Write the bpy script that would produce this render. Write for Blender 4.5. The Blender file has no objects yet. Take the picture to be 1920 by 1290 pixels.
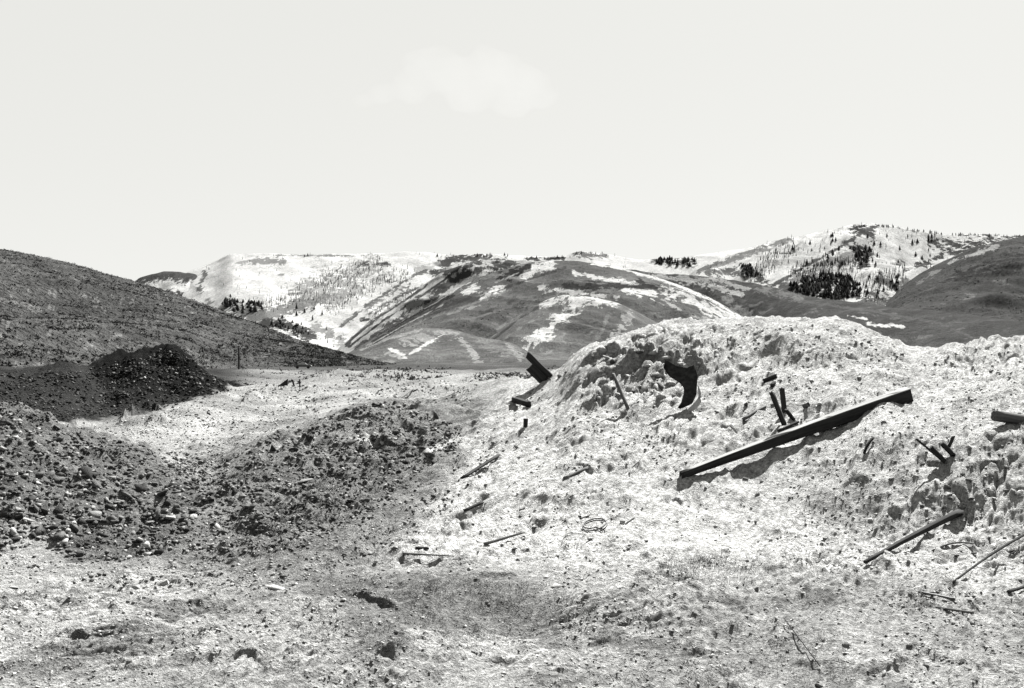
import bpy, math
import numpy as np
from mathutils import Vector, Matrix

rng = np.random.default_rng(7)
S = bpy.context.scene


COL = S.collection

# ------------------------------------------------------------------ camera, sky, sun, exposure
F = 1867.0            # focal length in photo pixels (35 mm lens, 1920 px wide)
HZ = 664.0            # eye-level line in the photo
ZC = 2.6              # eye height above the near ground
cam = bpy.data.objects.new('camera', bpy.data.cameras.new('camera'))
COL.objects.link(cam)
cam.location = (0, 0, ZC)
cam.rotation_euler = (math.radians(90), 0, 0)
cam.data.sensor_width = 36.0
cam.data.lens = 36.0 * F / 1920
cam.data.shift_y = (HZ - 645.0) / 1920
cam.data.clip_start = 0.1
cam.data.clip_end = 40000
S.camera = cam

SUN_EL, SUN_AZ = math.radians(45), math.radians(27)      # azimuth to the right of the view
world = bpy.data.worlds.new('World'); S.world = world; world.use_nodes = True
wn, wl = world.node_tree.nodes, world.node_tree.links
bg = wn['Background']; bg.inputs['Strength'].default_value = 0.1
sky = wn.new('ShaderNodeTexSky'); sky.sky_type = 'NISHITA'; sky.sun_disc = False
sky.sun_elevation = SUN_EL; sky.sun_rotation = SUN_AZ; sky.dust_density = 3.0; sky.altitude = 2000
bw = wn.new('ShaderNodeRGBToBW'); wl.new(sky.outputs[0], bw.inputs[0])
mx = wn.new('ShaderNodeMix'); mx.data_type = 'RGBA'
mx.inputs[0].default_value = 0.97                        # thin even veil over the sky
wl.new(bw.outputs[0], mx.inputs[6]); mx.inputs[7].default_value = (1.16, 1.16, 1.11, 1)
wl.new(mx.outputs[2], bg.inputs['Color'])

sl = bpy.data.lights.new('sun', 'SUN'); sl.energy = 5.0; sl.angle = math.radians(0.5); sl.color = (1, 0.995, 0.975)
sun = bpy.data.objects.new('sun', sl); COL.objects.link(sun)
sdir = Vector((math.sin(SUN_AZ) * math.cos(SUN_EL), math.cos(SUN_AZ) * math.cos(SUN_EL), math.sin(SUN_EL)))
sun.rotation_euler = sdir.to_track_quat('Z', 'Y').to_euler()
sun.location = (0, 0, 50)
S.view_settings.view_transform = 'Standard'; S.view_settings.look = 'None'
S.view_settings.gamma = 1.0; S.view_settings.use_curve_mapping = False
S.view_settings.exposure = 2.75

# ------------------------------------------------------------------ numpy helpers
def _hash(ix, iy, seed):
    h = ix * np.uint32(374761393) + iy * np.uint32(668265263) + np.uint32((seed * 1442695041) & 0xFFFFFFFF)
    h = (h ^ (h >> np.uint32(13))) * np.uint32(1274126177)
    return ((h ^ (h >> np.uint32(16))) & np.uint32(0xFFFF)).astype(np.float32) / np.float32(65535.0)
def vnoise(x, y, seed=0):
    ix, iy = np.floor(x), np.floor(y)
    fx, fy = (x - ix).astype(np.float32), (y - iy).astype(np.float32)
    ux, uy = fx * fx * fx * (fx * (fx * 6 - 15) + 10), fy * fy * fy * (fy * (fy * 6 - 15) + 10)
    ix = ix.astype(np.int32).astype(np.uint32); iy = iy.astype(np.int32).astype(np.uint32); o = np.uint32(1)
    a, b = _hash(ix, iy, seed), _hash(ix + o, iy, seed)
    c, d = _hash(ix, iy + o, seed), _hash(ix + o, iy + o, seed)
    return (a + (b - a) * ux) * (1 - uy) + (c + (d - c) * ux) * uy          # 0..1
def rot(x, y, a):
    c, s = math.cos(a), math.sin(a)
    return c * x - s * y, s * x + c * y
def fbm(x, y, wl, octs, seed=0, gain=0.5):
    t, amp, n = 0, 1.0, 0
    for k in range(octs):
        xx, yy = rot(x, y, 0.6 * k + 0.3)
        t = t + amp * (vnoise(xx / wl + 17.3 * k, yy / wl - 9.1 * k, seed + k) * 2 - 1); n += amp
        wl *= 0.5; amp *= gain
    return t / n
def ridged(x, y, wl, seed=0):
    return 1 - np.abs(vnoise(x / wl, y / wl, seed) * 2 - 1)
def sstep(a, b, x):
    t = np.clip((x - a) / (b - a), 0, 1)
    return t * t * (3 - 2 * t)
def pchip(xs, ys, xq):
    """monotone cubic; ys may be (n,) or (n,m); result (len(xq), ...)"""
    xs = np.asarray(xs, float); ys = np.asarray(ys, float)
    h = np.diff(xs); hh = h.reshape((-1,) + (1,) * (ys.ndim - 1))
    dl = np.diff(ys, axis=0) / hh
    m = np.zeros_like(ys)
    w1 = 2 * hh[1:] + hh[:-1]; w2 = hh[1:] + 2 * hh[:-1]
    with np.errstate(divide='ignore', invalid='ignore'):
        hm = (w1 + w2) / (w1 / dl[:-1] + w2 / dl[1:])
    m[1:-1] = np.where(dl[:-1] * dl[1:] > 0, np.nan_to_num(hm), 0)
    m[0], m[-1] = dl[0], dl[-1]
    xq = np.clip(xq, xs[0], xs[-1])
    i = np.clip(np.searchsorted(xs, xq, side='right') - 1, 0, len(xs) - 2)
    sh = (-1,) + (1,) * (ys.ndim - 1)
    t = ((xq - xs[i]) / h[i]).reshape(sh); hi = h[i].reshape(sh)
    return ((1 + 2 * t) * (1 - t) ** 2 * ys[i] + t * (1 - t) ** 2 * hi * m[i]
            + t * t * (3 - 2 * t) * ys[i + 1] + t * t * (t - 1) * hi * m[i + 1])
def in_poly(px, py, poly, soft=0.0):
    """signed distance (positive inside) to polygon"""
    p = np.asarray(poly, float); q = np.roll(p, -1, 0)
    inside = np.zeros(px.shape, bool); dm = np.full(px.shape, 1e9)
    for (ax, ay), (bx, by) in zip(p, q):
        c = ((ay > py) != (by > py))
        if by != ay:
            c &= px < (bx - ax) * (py - ay) / (by - ay) + ax
        inside ^= c
        dm = np.minimum(dm, seg_dist(px, py, ax, ay, bx, by))
    return np.where(inside, dm, -dm)
def seg_dist(px, py, ax, ay, bx, by):
    vx, vy = bx - ax, by - ay
    t = np.clip(((px - ax) * vx + (py - ay) * vy) / (vx * vx + vy * vy + 1e-9), 0, 1)
    return np.hypot(px - ax - t * vx, py - ay - t * vy)
def line_dist(px, py, pts):
    d = np.full(px.shape, 1e9)
    for (a, b) in zip(pts[:-1], pts[1:]):
        d = np.minimum(d, seg_dist(px, py, a[0], a[1], b[0], b[1]))
    return d

# ------------------------------------------------------------------ mesh helpers
def mk_mesh(name, V, Fc, tone=None, smooth=False):
    V = np.asarray(V, np.float32); Fc = np.asarray(Fc, np.int32); n, k = Fc.shape
    me = bpy.data.meshes.new(name)
    me.vertices.add(len(V)); me.vertices.foreach_set('co', V.ravel())
    me.loops.add(n * k); me.loops.foreach_set('vertex_index', Fc.ravel())
    me.polygons.add(n); me.polygons.foreach_set('loop_start', np.arange(0, n * k, k, dtype=np.int32))
    if smooth:
        me.polygons.foreach_set('use_smooth', np.ones(n, bool))
    if tone is not None:
        a = me.attributes.new('tone', 'FLOAT', 'POINT'); a.data.foreach_set('value', np.asarray(tone, np.float32))
    me.update(calc_edges=True)
    return me
def link(name, me, mat=None, parent=None, loc=None):
    o = bpy.data.objects.new(name, me); COL.objects.link(o)
    if mat is not None and not me.materials:
        me.materials.append(mat)
    if parent is not None: o.parent = parent
    if loc is not None: o.location = loc
    return o
def tag(o, label=None, cat=None, group=None, kind=None):
    if label: o['label'] = label
    if cat: o['category'] = cat
    if group: o['group'] = group
    if kind: o['kind'] = kind
    return o
def grid_faces(nr, nc):
    i = np.arange(nr * nc).reshape(nr, nc)
    return np.stack([i[:-1, :-1], i[:-1, 1:], i[1:, 1:], i[1:, :-1]], -1).reshape(-1, 4)
def compact(V, Fc, tone):
    u, inv = np.unique(Fc.ravel(), return_inverse=True)
    return V[u], inv.reshape(Fc.shape), tone[u]

# ------------------------------------------------------------------ materials
def mat_tone(name, scales, amt, bump, dist, coord='Object', rough=1.0, extra=None):
    """diffuse grey whose albedo is the 'tone' attribute, broken up by procedural grain"""
    m = bpy.data.materials.new(name); m.use_nodes = True
    n, l = m.node_tree.nodes, m.node_tree.links
    b = n['Principled BSDF']; b.inputs['Roughness'].default_value = rough; b.inputs['Specular IOR Level'].default_value = 0.0
    at = n.new('ShaderNodeAttribute'); at.attribute_name = 'tone'
    tc = n.new('ShaderNodeTexCoord')
    am0 = n.new('ShaderNodeMath'); am0.operation = 'MULTIPLY'; am0.inputs[1].default_value = 0.85; l.new(at.outputs['Fac'], am0.inputs[0])
    val = am0.outputs[0]; h = None
    for sc, am in zip(scales, amt):
        nz = n.new('ShaderNodeTexNoise'); nz.inputs['Scale'].default_value = sc; nz.inputs['Detail'].default_value = 4
        nz.inputs['Roughness'].default_value = 0.65
        if sc == 1.0:                                   # grain drawn out down the slope
            mp = n.new('ShaderNodeMapping'); mp.vector_type = 'TEXTURE'; mp.inputs['Rotation'].default_value = (0, 0, math.radians(62)); mp.inputs['Scale'].default_value = (.22, .045, .09)
            l.new(tc.outputs[coord], mp.inputs[0]); l.new(mp.outputs[0], nz.inputs['Vector'])
        else:
            l.new(tc.outputs[coord], nz.inputs['Vector'])
        mr = n.new('ShaderNodeMapRange'); mr.inputs[1].default_value = 0.3; mr.inputs[2].default_value = 0.7
        mr.inputs[3].default_value = 1 - am; mr.inputs[4].default_value = 1 + am
        l.new(nz.outputs['Fac'], mr.inputs[0])
        mu = n.new('ShaderNodeMath'); mu.operation = 'MULTIPLY'; l.new(val, mu.inputs[0]); l.new(mr.outputs[0], mu.inputs[1]); val = mu.outputs[0]
        if h is None: h = nz.outputs['Fac']
        else:
            ad = n.new('ShaderNodeMath'); ad.operation = 'ADD'; l.new(h, ad.inputs[0]); l.new(nz.outputs['Fac'], ad.inputs[1]); h = ad.outputs[0]
    cc = n.new('ShaderNodeCombineColor')
    for k, f in enumerate((1.0, 1.0, 0.985)):
        mu = n.new('ShaderNodeMath'); mu.operation = 'MULTIPLY'; mu.inputs[1].default_value = f
        l.new(val, mu.inputs[0]); l.new(mu.outputs[0], cc.inputs[k])
    l.new(cc.outputs[0], b.inputs['Base Color'])
    if bump:
        bp = n.new('ShaderNodeBump'); bp.inputs['Strength'].default_value = bump; bp.inputs['Distance'].default_value = dist
        l.new(h, bp.inputs['Height']); l.new(bp.outputs[0], b.inputs['Normal'])
    return m
def mat_wood(name, lo, hi, grain=(1.2, 30, 30), bump=0.5):
    m = bpy.data.materials.new(name); m.use_nodes = True
    n, l = m.node_tree.nodes, m.node_tree.links
    b = n['Principled BSDF']; b.inputs['Roughness'].default_value = 0.95; b.inputs['Specular IOR Level'].default_value = 0.02
    tc = n.new('ShaderNodeTexCoord'); mp = n.new('ShaderNodeMapping'); mp.inputs['Scale'].default_value = grain
    l.new(tc.outputs['Object'], mp.inputs[0])
    nz = n.new('ShaderNodeTexNoise'); nz.inputs['Scale'].default_value = 1.0; nz.inputs['Detail'].default_value = 6; nz.inputs['Roughness'].default_value = 0.7
    l.new(mp.outputs[0], nz.inputs['Vector'])
    cr = n.new('ShaderNodeValToRGB'); cr.color_ramp.elements[0].position = 0.3; cr.color_ramp.elements[1].position = 0.7
    cr.color_ramp.elements[0].color = (lo, lo, lo, 1); cr.color_ramp.elements[1].color = (hi, hi, hi * 0.98, 1)
    l.new(nz.outputs['Fac'], cr.inputs[0]); l.new(cr.outputs[0], b.inputs['Base Color'])
    bp = n.new('ShaderNodeBump'); bp.inputs['Strength'].default_value = bump; bp.inputs['Distance'].default_value = 0.01
    l.new(nz.outputs['Fac'], bp.inputs['Height']); l.new(bp.outputs[0], b.inputs['Normal'])
    return m
def mat_flat(name, v, rough=0.6, metal=0.0, spec=0.3, var=0.25, scale=12):
    m = mat_wood(name, v * (1 - var), v * (1 + var), (scale, scale, scale), 0.25)
    b = m.node_tree.nodes['Principled BSDF']; b.inputs['Roughness'].default_value = rough
    b.inputs['Metallic'].default_value = metal; b.inputs['Specular IOR Level'].default_value = spec
    return m
M_EARTH = mat_tone('loose_earth', (3.5, 14, 45, 1.0), (0.18, 0.34, 0.42, 0.34), 1.0, 0.055)
M_STONE = mat_tone('broken_stone', (5, 30), (0.3, 0.35), 0.6, 0.02)
M_HILL = mat_tone('scrub_hillside', (0.02, 0.15, 0.7), (0.12, 0.24, 0.3), 1.0, 2.0)
def add_cover(m):
    """second ground cover (snow on grass, brush on snow) with a finely broken edge"""
    n, l = m.node_tree.nodes, m.node_tree.links
    def A(nm): q = n.new('ShaderNodeAttribute'); q.attribute_name = nm; return q.outputs['Fac']
    def op(o, a, b):
        q = n.new('ShaderNodeMath'); q.operation = o
        for k, v in enumerate((a, b)):
            if isinstance(v, float): q.inputs[k].default_value = v
            else: l.new(v, q.inputs[k])
        return q.outputs[0]
    tc = n.new('ShaderNodeTexCoord'); mp = n.new('ShaderNodeMapping'); mp.inputs['Scale'].default_value = (1, .45, 1); l.new(tc.outputs['Object'], mp.inputs[0])
    nz = n.new('ShaderNodeTexNoise'); nz.inputs['Scale'].default_value = .10; nz.inputs['Detail'].default_value = 6; nz.inputs['Roughness'].default_value = .75
    l.new(mp.outputs[0], nz.inputs['Vector'])
    f = op('ADD', A('cover'), op('MULTIPLY', op('SUBTRACT', nz.outputs['Fac'], .5), op('MULTIPLY', A('cover_break'), 4.6)))
    mr = n.new('ShaderNodeMapRange'); mr.inputs[1].default_value = -.12; mr.inputs[2].default_value = .2; l.new(f, mr.inputs[0])
    t = next(q for q in n if q.type == 'ATTRIBUTE' and q.attribute_name == 'tone')
    mix = n.new('ShaderNodeMix'); l.new(mr.outputs[0], mix.inputs[0]); l.new(t.outputs['Fac'], mix.inputs[2]); l.new(A('cover_tone'), mix.inputs[3])
    for lk in list(l):
        if lk.from_node == t and lk.to_node != mix: s_ = lk.to_socket; l.remove(lk); l.new(mix.outputs[0], s_)
add_cover(M_HILL)
M_SCRUB = mat_tone('scrub', (0.3,), (0.3,), 0, 0)
M_WOOD = mat_wood('weathered_lit_wood', 0.07, 0.19)  # pale wood, used only for the sunlit top of the long timber
M_WOOD_D = mat_wood('dark_wood', 0.008, 0.032)  # near-black wood; on the long timber it stands in for the shaded face
M_WOOD_M = mat_wood('old_board', 0.03, 0.09)
M_BLACK = mat_wood('black_rubber', 0.006, 0.035, (9, 9, 14), .8)
M_RUST = mat_flat('rusted_steel', 0.05, 0.7)
M_PALE = mat_flat('lit_sheet', 0.2, 0.7, var=0.12)  # pale colour stands for the sunlit side of the sheet's rim
M_WIRE = mat_flat('wire_steel', 0.02, 0.6, spec=.1)

# ------------------------------------------------------------------ near and middle ground: one real height field
# each column: bearing (as photo column) -> (distance, photo row) pairs read off the slope there
COLS = {
 -500: [(12, 1040), (14, 870), (18, 690), (26, 760), (45, 690), (80, 688), (150, 690), (260, 691)],
 0:    [(13, 1040), (15, 935), (20, 772), (24, 800), (36, 776), (46, 700), (60, 706), (150, 690), (260, 691)],
 130:  [(13, 1040), (16, 935), (21, 806), (25, 838), (33, 802), (40, 772), (50, 686), (60, 712), (150, 692), (260, 691)],
 205:  [(13, 1042), (16.5, 935), (21, 852), (24, 822), (28, 858), (36, 800), (45, 765), (56, 670), (66, 715), (150, 692), (260, 691)],
 265:  [(13, 1045), (16.5, 945), (20, 885), (24, 840), (28, 858), (36, 798), (45, 765), (57, 658), (66, 715), (150, 692), (260, 691)],
 320:  [(13, 1050), (16, 960), (19, 905), (24, 862), (28, 852), (34, 806), (44, 768), (50, 735), (57, 651), (66, 720), (150, 692), (260, 691)],
 350:  [(13, 1050), (16, 960), (19, 908), (24, 872), (28, 852), (34, 808), (44, 764), (50, 738), (57, 664), (66, 722), (150, 692), (260, 691)],
 395:  [(13, 1047), (16.5, 945), (22, 885), (27, 858), (36, 800), (50, 742), (57, 702), (64, 728), (110, 708), (260, 691)],
 450:  [(13, 1042), (17, 935), (24, 842), (28, 850), (36, 800), (50, 756), (60, 735), (110, 712), (200, 697), (260, 691)],
 520:  [(13, 1036), (17, 940), (25, 813), (29, 838), (38, 795), (60, 742), (110, 715), (200, 696), (260, 691)],
 620:  [(13, 1032), (18, 930), (27, 784), (32, 800), (45, 762), (65, 728), (100, 700), (120, 706), (260, 691)],
 700:  [(13, 1030), (18, 925), (29, 762), (33, 778), (45, 752), (65, 725), (100, 697), (125, 702), (260, 690)],
 780:  [(13, 1030), (18, 920), (29, 760), (33, 766), (45, 748), (65, 722), (110, 700), (260, 690)],
 860:  [(13, 1030), (18, 905), (27, 775), (32, 747), (40, 738), (65, 718), (110, 702), (260, 690)],
 960:  [(13, 1030), (18, 872), (24, 775), (29, 726), (33, 714), (45, 722), (80, 706), (260, 690)],
 1040: [(13, 1030), (17.5, 862), (22, 768), (26.5, 704), (29, 700), (40, 735), (110, 705), (260, 690)],
 1085: [(13, 1030), (17, 862), (21, 755), (24.5, 672), (27, 666), (40, 738), (110, 705), (260, 690)],
 1130: [(13, 1030), (17, 856), (21, 742), (24, 652), (26, 650), (40, 740), (110, 705), (260, 690)],
 1180: [(13, 1030), (17, 850), (21, 730), (24, 634), (26.5, 632), (40, 740), (110, 705), (260, 690)],
 1260: [(13, 1030), (17, 840), (21, 710), (24.5, 610), (27, 611), (40, 740), (110, 705), (260, 690)],
 1400: [(13, 1035), (17, 820), (21, 690), (24.5, 601), (27, 604), (40, 740), (110, 705), (260, 690)],
 1560: [(13, 1040), (16.5, 815), (20, 690), (23.5, 599), (26, 605), (40, 740), (110, 705), (260, 690)],
 1645: [(12.5, 1050), (16, 815), (19, 715), (23, 628), (26, 636), (40, 740), (110, 705), (260, 690)],
 1735: [(12, 1062), (15.5, 820), (19, 715), (22, 664), (25, 672), (40, 740), (110, 705), (260, 690)],
 1830: [(12, 1064), (15, 830), (18.5, 710), (22, 652), (26, 664), (40, 740), (110, 705), (260, 690)],
 1920: [(12, 1064), (14.5, 840), (18, 700), (22, 640), (26, 650), (40, 740), (110, 705), (260, 690)],
 2500: [(11.5, 1070), (14, 850), (17, 690), (21, 612), (26, 622), (40, 740), (110, 705), (260, 690)],
}
ZV = -1.35                                                  # valley floor
rows = np.concatenate([np.geomspace(2.2, 7, 26, endpoint=False), np.geomspace(7, 9.5, 120, endpoint=False), np.geomspace(9.5, 30, 570, endpoint=False),
                       np.geomspace(30, 75, 150, endpoint=False), np.geomspace(75, 170, 70, endpoint=False), np.geomspace(170, 900, 50)])
cols = np.concatenate([np.linspace(-500, -20, 36, endpoint=False), np.linspace(-20, 1940, 790), np.linspace(1960, 2500, 40)])
cx = sorted(COLS)
tab = []
for c in cx:
    p = [(math.log(d), ZC - (py - HZ) / F * d) for d, py in COLS[c]]
    p = [(math.log(2.0), 0.0), (math.log(8.0), 0.0)] + p + [(math.log(400), ZV), (math.log(1000), ZV)]
    tab.append(pchip([a for a, _ in p], [b for _, b in p], np.log(rows)))
BASE = pchip(cx, np.array(tab), cols).T                     # rows x cols
# light smoothing along bearing so that the columns do not show
for _ in range(6):
    BASE[:, 1:-1] = 0.25 * BASE[:, :-2] + 0.5 * BASE[:, 1:-1] + 0.25 * BASE[:, 2:]
PX, D = np.meshgrid(cols.astype(np.float32), rows.astype(np.float32))
X = (PX - 960) / F * D
Y = D
Z = BASE.copy()
def rowpix(Zf): return HZ + (ZC - Zf) * F / D
def hit_d(px, py, Zf=None):
    Zf = Z if Zf is None else Zf
    j = int(np.clip(np.searchsorted(cols, px), 1, len(cols) - 1))
    t = (px - cols[j - 1]) / (cols[j] - cols[j - 1])
    zc = Zf[:, j - 1] * (1 - t) + Zf[:, j] * t
    r = HZ + (ZC - zc) * F / rows
    k = int(np.argmax(r <= py))
    if k == 0: return float(rows[0])
    a = (r[k - 1] - py) / (r[k - 1] - r[k] + 1e-9)
    return float(rows[k - 1] + (rows[k] - rows[k - 1]) * min(max(a, 0), 1))
PYb = rowpix(BASE)

# gentle swells and hollows: (bearing, photo row, height, radius across, radius along)
for px, py, h, rx, ry in [(690, 1190, .16, .5, .55), (880, 1150, -.14, .8, .7), (1010, 1165, -.10, .6, .6), (1220, 1130, .10, .5, .4),
                          (65, 1015, .16, .35, .5), (560, 1060, .10, .5, .5), (1390, 1230, -.10, .7, .5), (260, 1140, .07, .9, .5),
                          (560, 745, .5, 2.5, 5), (380, 800, -.2, 2, 4), (1300, 650, .18, .8, .8), (1460, 650, .14, .9, .7),
                          (1700, 960, -.12, .8, .7), (1200, 690, .15, .5, .6), (700, 800, .12, .8, .8), (590, 860, .10, .6, .8), (780, 1000, .08, .8, .6),
                          (480, 700, .7, 4, 9), (760, 705, .6, 5, 8), (870, 715, .5, 3, 5),
                          (470, 748, .45, 2.0, 1.4), (560, 738, .4, 1.8, 1.5), (640, 716, .35, 3.2, 2.5), (705, 726, .55, 2.5, 2.0), (800, 728, .45, 2.2, 1.8), (300, 790, .3, 1.2, 1.2), (390, 775, .3, 1.5, 1.3), (660, 742, .3, 1.6, 1.5)]:
    d0 = hit_d(px, py, BASE); x0 = (px - 960) / F * d0
    Z += h * np.exp(-((X - x0) / rx) ** 2 - ((Y - d0) / ry) ** 2)

# zones on the ground (what the soil there is made of)
wob = fbm(X, Y, 1.6, 4, 41) * 14 + fbm(X, Y, 0.3, 3, 47) * 8
def zone(poly, dmin, dmax, soft=12, w=1.0):
    i0, i1 = np.searchsorted(rows, [dmin, dmax]); xs = [p[0] for p in poly]
    j0, j1 = np.searchsorted(cols, [min(xs) - 60, max(xs) + 60]); sl = (slice(i0, i1), slice(j0, j1))
    m = np.zeros(D.shape, np.float32)
    m[sl] = sstep(-soft, soft, in_poly(PX[sl], PYb[sl], poly) + wob[sl] * w)
    return m
z_heap = zone([(-900, 600), (-500, 690), (0, 762), (60, 785), (130, 806), (200, 822), (265, 838), (320, 885), (365, 925), (385, 950), (350, 985), (325, 1035),
               (250, 1052), (130, 1046), (90, 1005), (40, 995), (0, 1040), (-600, 1080)], 9, 31, 20, 1.5)
z_ridge = zone([(360, 862), (430, 862), (500, 812), (600, 776), (680, 748), (760, 742), (850, 742), (900, 765), (885, 815), (820, 850), (760, 900), (690, 950), (610, 990),
                (520, 1030), (430, 1040), (430, 1000), (430, 950), (400, 900)], 11, 33, 42, 2.6)
z_fringe = zone([(640, 850), (830, 830), (880, 860), (800, 960), (760, 1020), (560, 1060), (480, 1050), (600, 980)], 11, 33, 26)
z_back = zone([(-900, 660), (0, 690), (200, 660), (330, 620), (460, 732), (380, 742), (300, 772), (240, 788), (90, 795), (-900, 800)], 33, 90, 6, .5)
z_pile = zone([(170, 700), (205, 655), (320, 630), (400, 690), (460, 738), (380, 742), (300, 742), (215, 735)], 44, 80, 10, .8)
z_mound = zone([(560, 1010), (690, 950), (800, 860), (900, 790), (950, 735), (1010, 690), (1100, 600), (1300, 560), (1600, 560), (2600, 500), (2600, 1150),
                (1920, 1125), (1500, 1075), (1250, 1060), (1000, 1075), (800, 1060), (680, 1045)], 10, 34, 26)
z_hollow = zone([(560, 1085), (700, 1080), (820, 1085), (960, 1090), (1060, 1130), (1050, 1180), (900, 1180), (790, 1190), (740, 1250), (650, 1240), (640, 1140)], 6, 14, 22)
z_dkfg = np.maximum(zone([(1290, 1170), (1420, 1140), (1560, 1190), (1600, 1290), (1270, 1300), (1200, 1230)], 5, 14, 35),
                    zone([(1480, 900), (1600, 880), (1760, 920), (1800, 950), (1700, 990), (1560, 985)], 10, 30, 25) * .6)
z_dkfg = np.maximum(z_dkfg, zone([(1740, 830), (1960, 800), (1990, 940), (1830, 950), (1760, 900)], 10, 30, 25) * .55)
z_dkfg = np.maximum(z_dkfg, zone([(1090, 690), (1190, 650), (1330, 690), (1340, 740), (1230, 720), (1120, 760)], 15, 30, 20) * .5)
z_trans = zone([(280, 900), (420, 860), (760, 850), (860, 870), (780, 980), (700, 1060), (620, 1110), (440, 1110), (300, 1060)], 9, 33, 45, 2.0)
z_crust = zone([(1075, 700), (1110, 650), (1180, 625), (1260, 630), (1340, 670), (1400, 680), (1330, 730), (1250, 770), (1110, 775)], 15, 30, 22, 1.2)
z_bare = zone([(1060, 930), (1180, 960), (1420, 950), (1560, 1000), (1420, 1040), (1180, 1030), (1080, 1000)], 9, 30, 30)

# relief
def fade(wlen):                       # keep only wavelengths the grid can carry at that distance
    return sstep(1.0, 2.2, wlen / (D * 0.0031))
rough = 0.78 + 0.9 * z_heap + 0.9 * z_ridge + 0.7 * z_back + 0.30 * z_mound + 0.15 * z_dkfg - 0.25 * z_bare - 0.2 * z_hollow + 0.12 * sstep(14, 11, D) * (1 - z_heap)
far = sstep(40, 140, D)
sx, sy = rot(X, Y, math.radians(-62))           # rills run down the mound's flank
patch = sstep(-.35, .45, fbm(X, Y, 1.1, 3, 19))                 # churned patches against smoother ones
relief = 0.10 * fbm(X, Y, 2.6, 3, 3) + 0.075 * fbm(X, Y, .85, 2, 8) * fade(.5)
relief += 0.060 * (ridged(sx, sy * 3.0, .9, 12) - .5) * (0.5 + z_mound) * fade(.4)
relief += 0.050 * (ridged(sx * .8, sy * 2.4, .42, 14) - .5) * fade(.25)
cl = fbm(X, Y, .34, 2, 21)
relief += (0.028 + .047 * np.maximum(z_heap, z_ridge)) * np.maximum(cl, 0) * fade(.22) * (.3 + patch)
ux, uy = sx + .10 * fbm(X, Y, .5, 2, 22), sy + .06 * fbm(X, Y, .35, 2, 23)
relief += 0.070 * (np.abs(vnoise(ux / .42, uy / .12, 25) - .5) ** .8) * fade(.13) * (.25 + patch)
relief -= 0.055 * np.abs(vnoise(ux / .26, uy / .085, 24) - .5) * fade(.10) * (.35 + patch)
relief += 0.030 * (vnoise(ux / .15, uy / .09, 26) - .5) * fade(.10) * (.25 + patch)
relief += 0.030 * (vnoise(ux / .075, uy / .05, 27) - .5) * fade(.075) * (.4 + patch)
near = sstep(15, 11, D)                                         # smeared wheel and blade marks in front
wx, wy = rot(X + .25 * fbm(X, Y, 1.0, 2, 28), Y, math.radians(-14))
streak = ridged(wx * .30, wy * 1.5, .26, 29) * .6 + ridged(wx * .4, wy * 2.2, .13, 30) * .4
relief += 0.095 * (streak - .5) * near * sstep(-.2, .3, fbm(X, Y, 1.5, 2, 31)) * (1 - z_heap)
trk = zone([(170, 1165), (330, 1150), (350, 1230), (230, 1262), (165, 1230)], 6, 13, 30, .6)     # tyre tread prints
relief += 0.05 * trk * (np.abs(np.sin(math.pi * (wy + .03 * fbm(X, Y, .4, 2, 34)) / .15)) - .5)
cr_ = .6 * np.abs(vnoise(ux / .55, uy / .22, 36) * 2 - 1) + .4 * np.abs(vnoise(ux / .22, uy / .10, 37) * 2 - 1)
relief += 0.16 * z_crust * (sstep(.0, .35, cr_) - .6)                                                    # cracked crust: slabs parted by deep clefts
sl_ = sstep(.1, .4, fbm(X, Y, 1.8, 2, 38)) * z_mound * (1 - z_bare)
relief += 0.05 * z_mound * (1 - .6 * z_bare) * (ridged(ux * .28, uy, .34, 40) - .5) * fade(.2)
relief += 0.07 * sl_ * (sstep(.0, .30, np.abs(vnoise(ux / .7, uy / .16, 39) * 2 - 1)) - .6)
# crusted lips: terraces with a steep face
tz = fbm(X, Y, 1.3, 3, 33) * 2.2
ter = (np.floor(tz * 3) + sstep(.0, .18, tz * 3 - np.floor(tz * 3))) / 3
relief += 0.030 * ter * (.35 + .6 * z_mound + .5 * z_dkfg) * (1 - .7 * z_bare)
Z += relief * rough * (1 + 2.0 * far)
Z += far * sstep(60, 120, D) * 0.8 * fbm(X, Y, 16, 4, 61) * sstep(700, 300, D) * (1 - .85 * np.exp(-((PX - 568) / 70) ** 2))
Z += 0.32 * z_back * fbm(X, Y, 2.0, 5, 71, .6) + 0.18 * z_heap * fbm(X, Y, 1.1, 3, 74) + .16 * z_ridge * fbm(X, Y, .9, 3, 76)
Z += .45 * z_pile * fbm(X, Y, 1.2, 4, 79, .65)
Z += 0.28 * sstep(31, 36, D) * sstep(75, 55, D) * (1 - z_back) * fbm(X, Y, 3.2, 4, 78)

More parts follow.
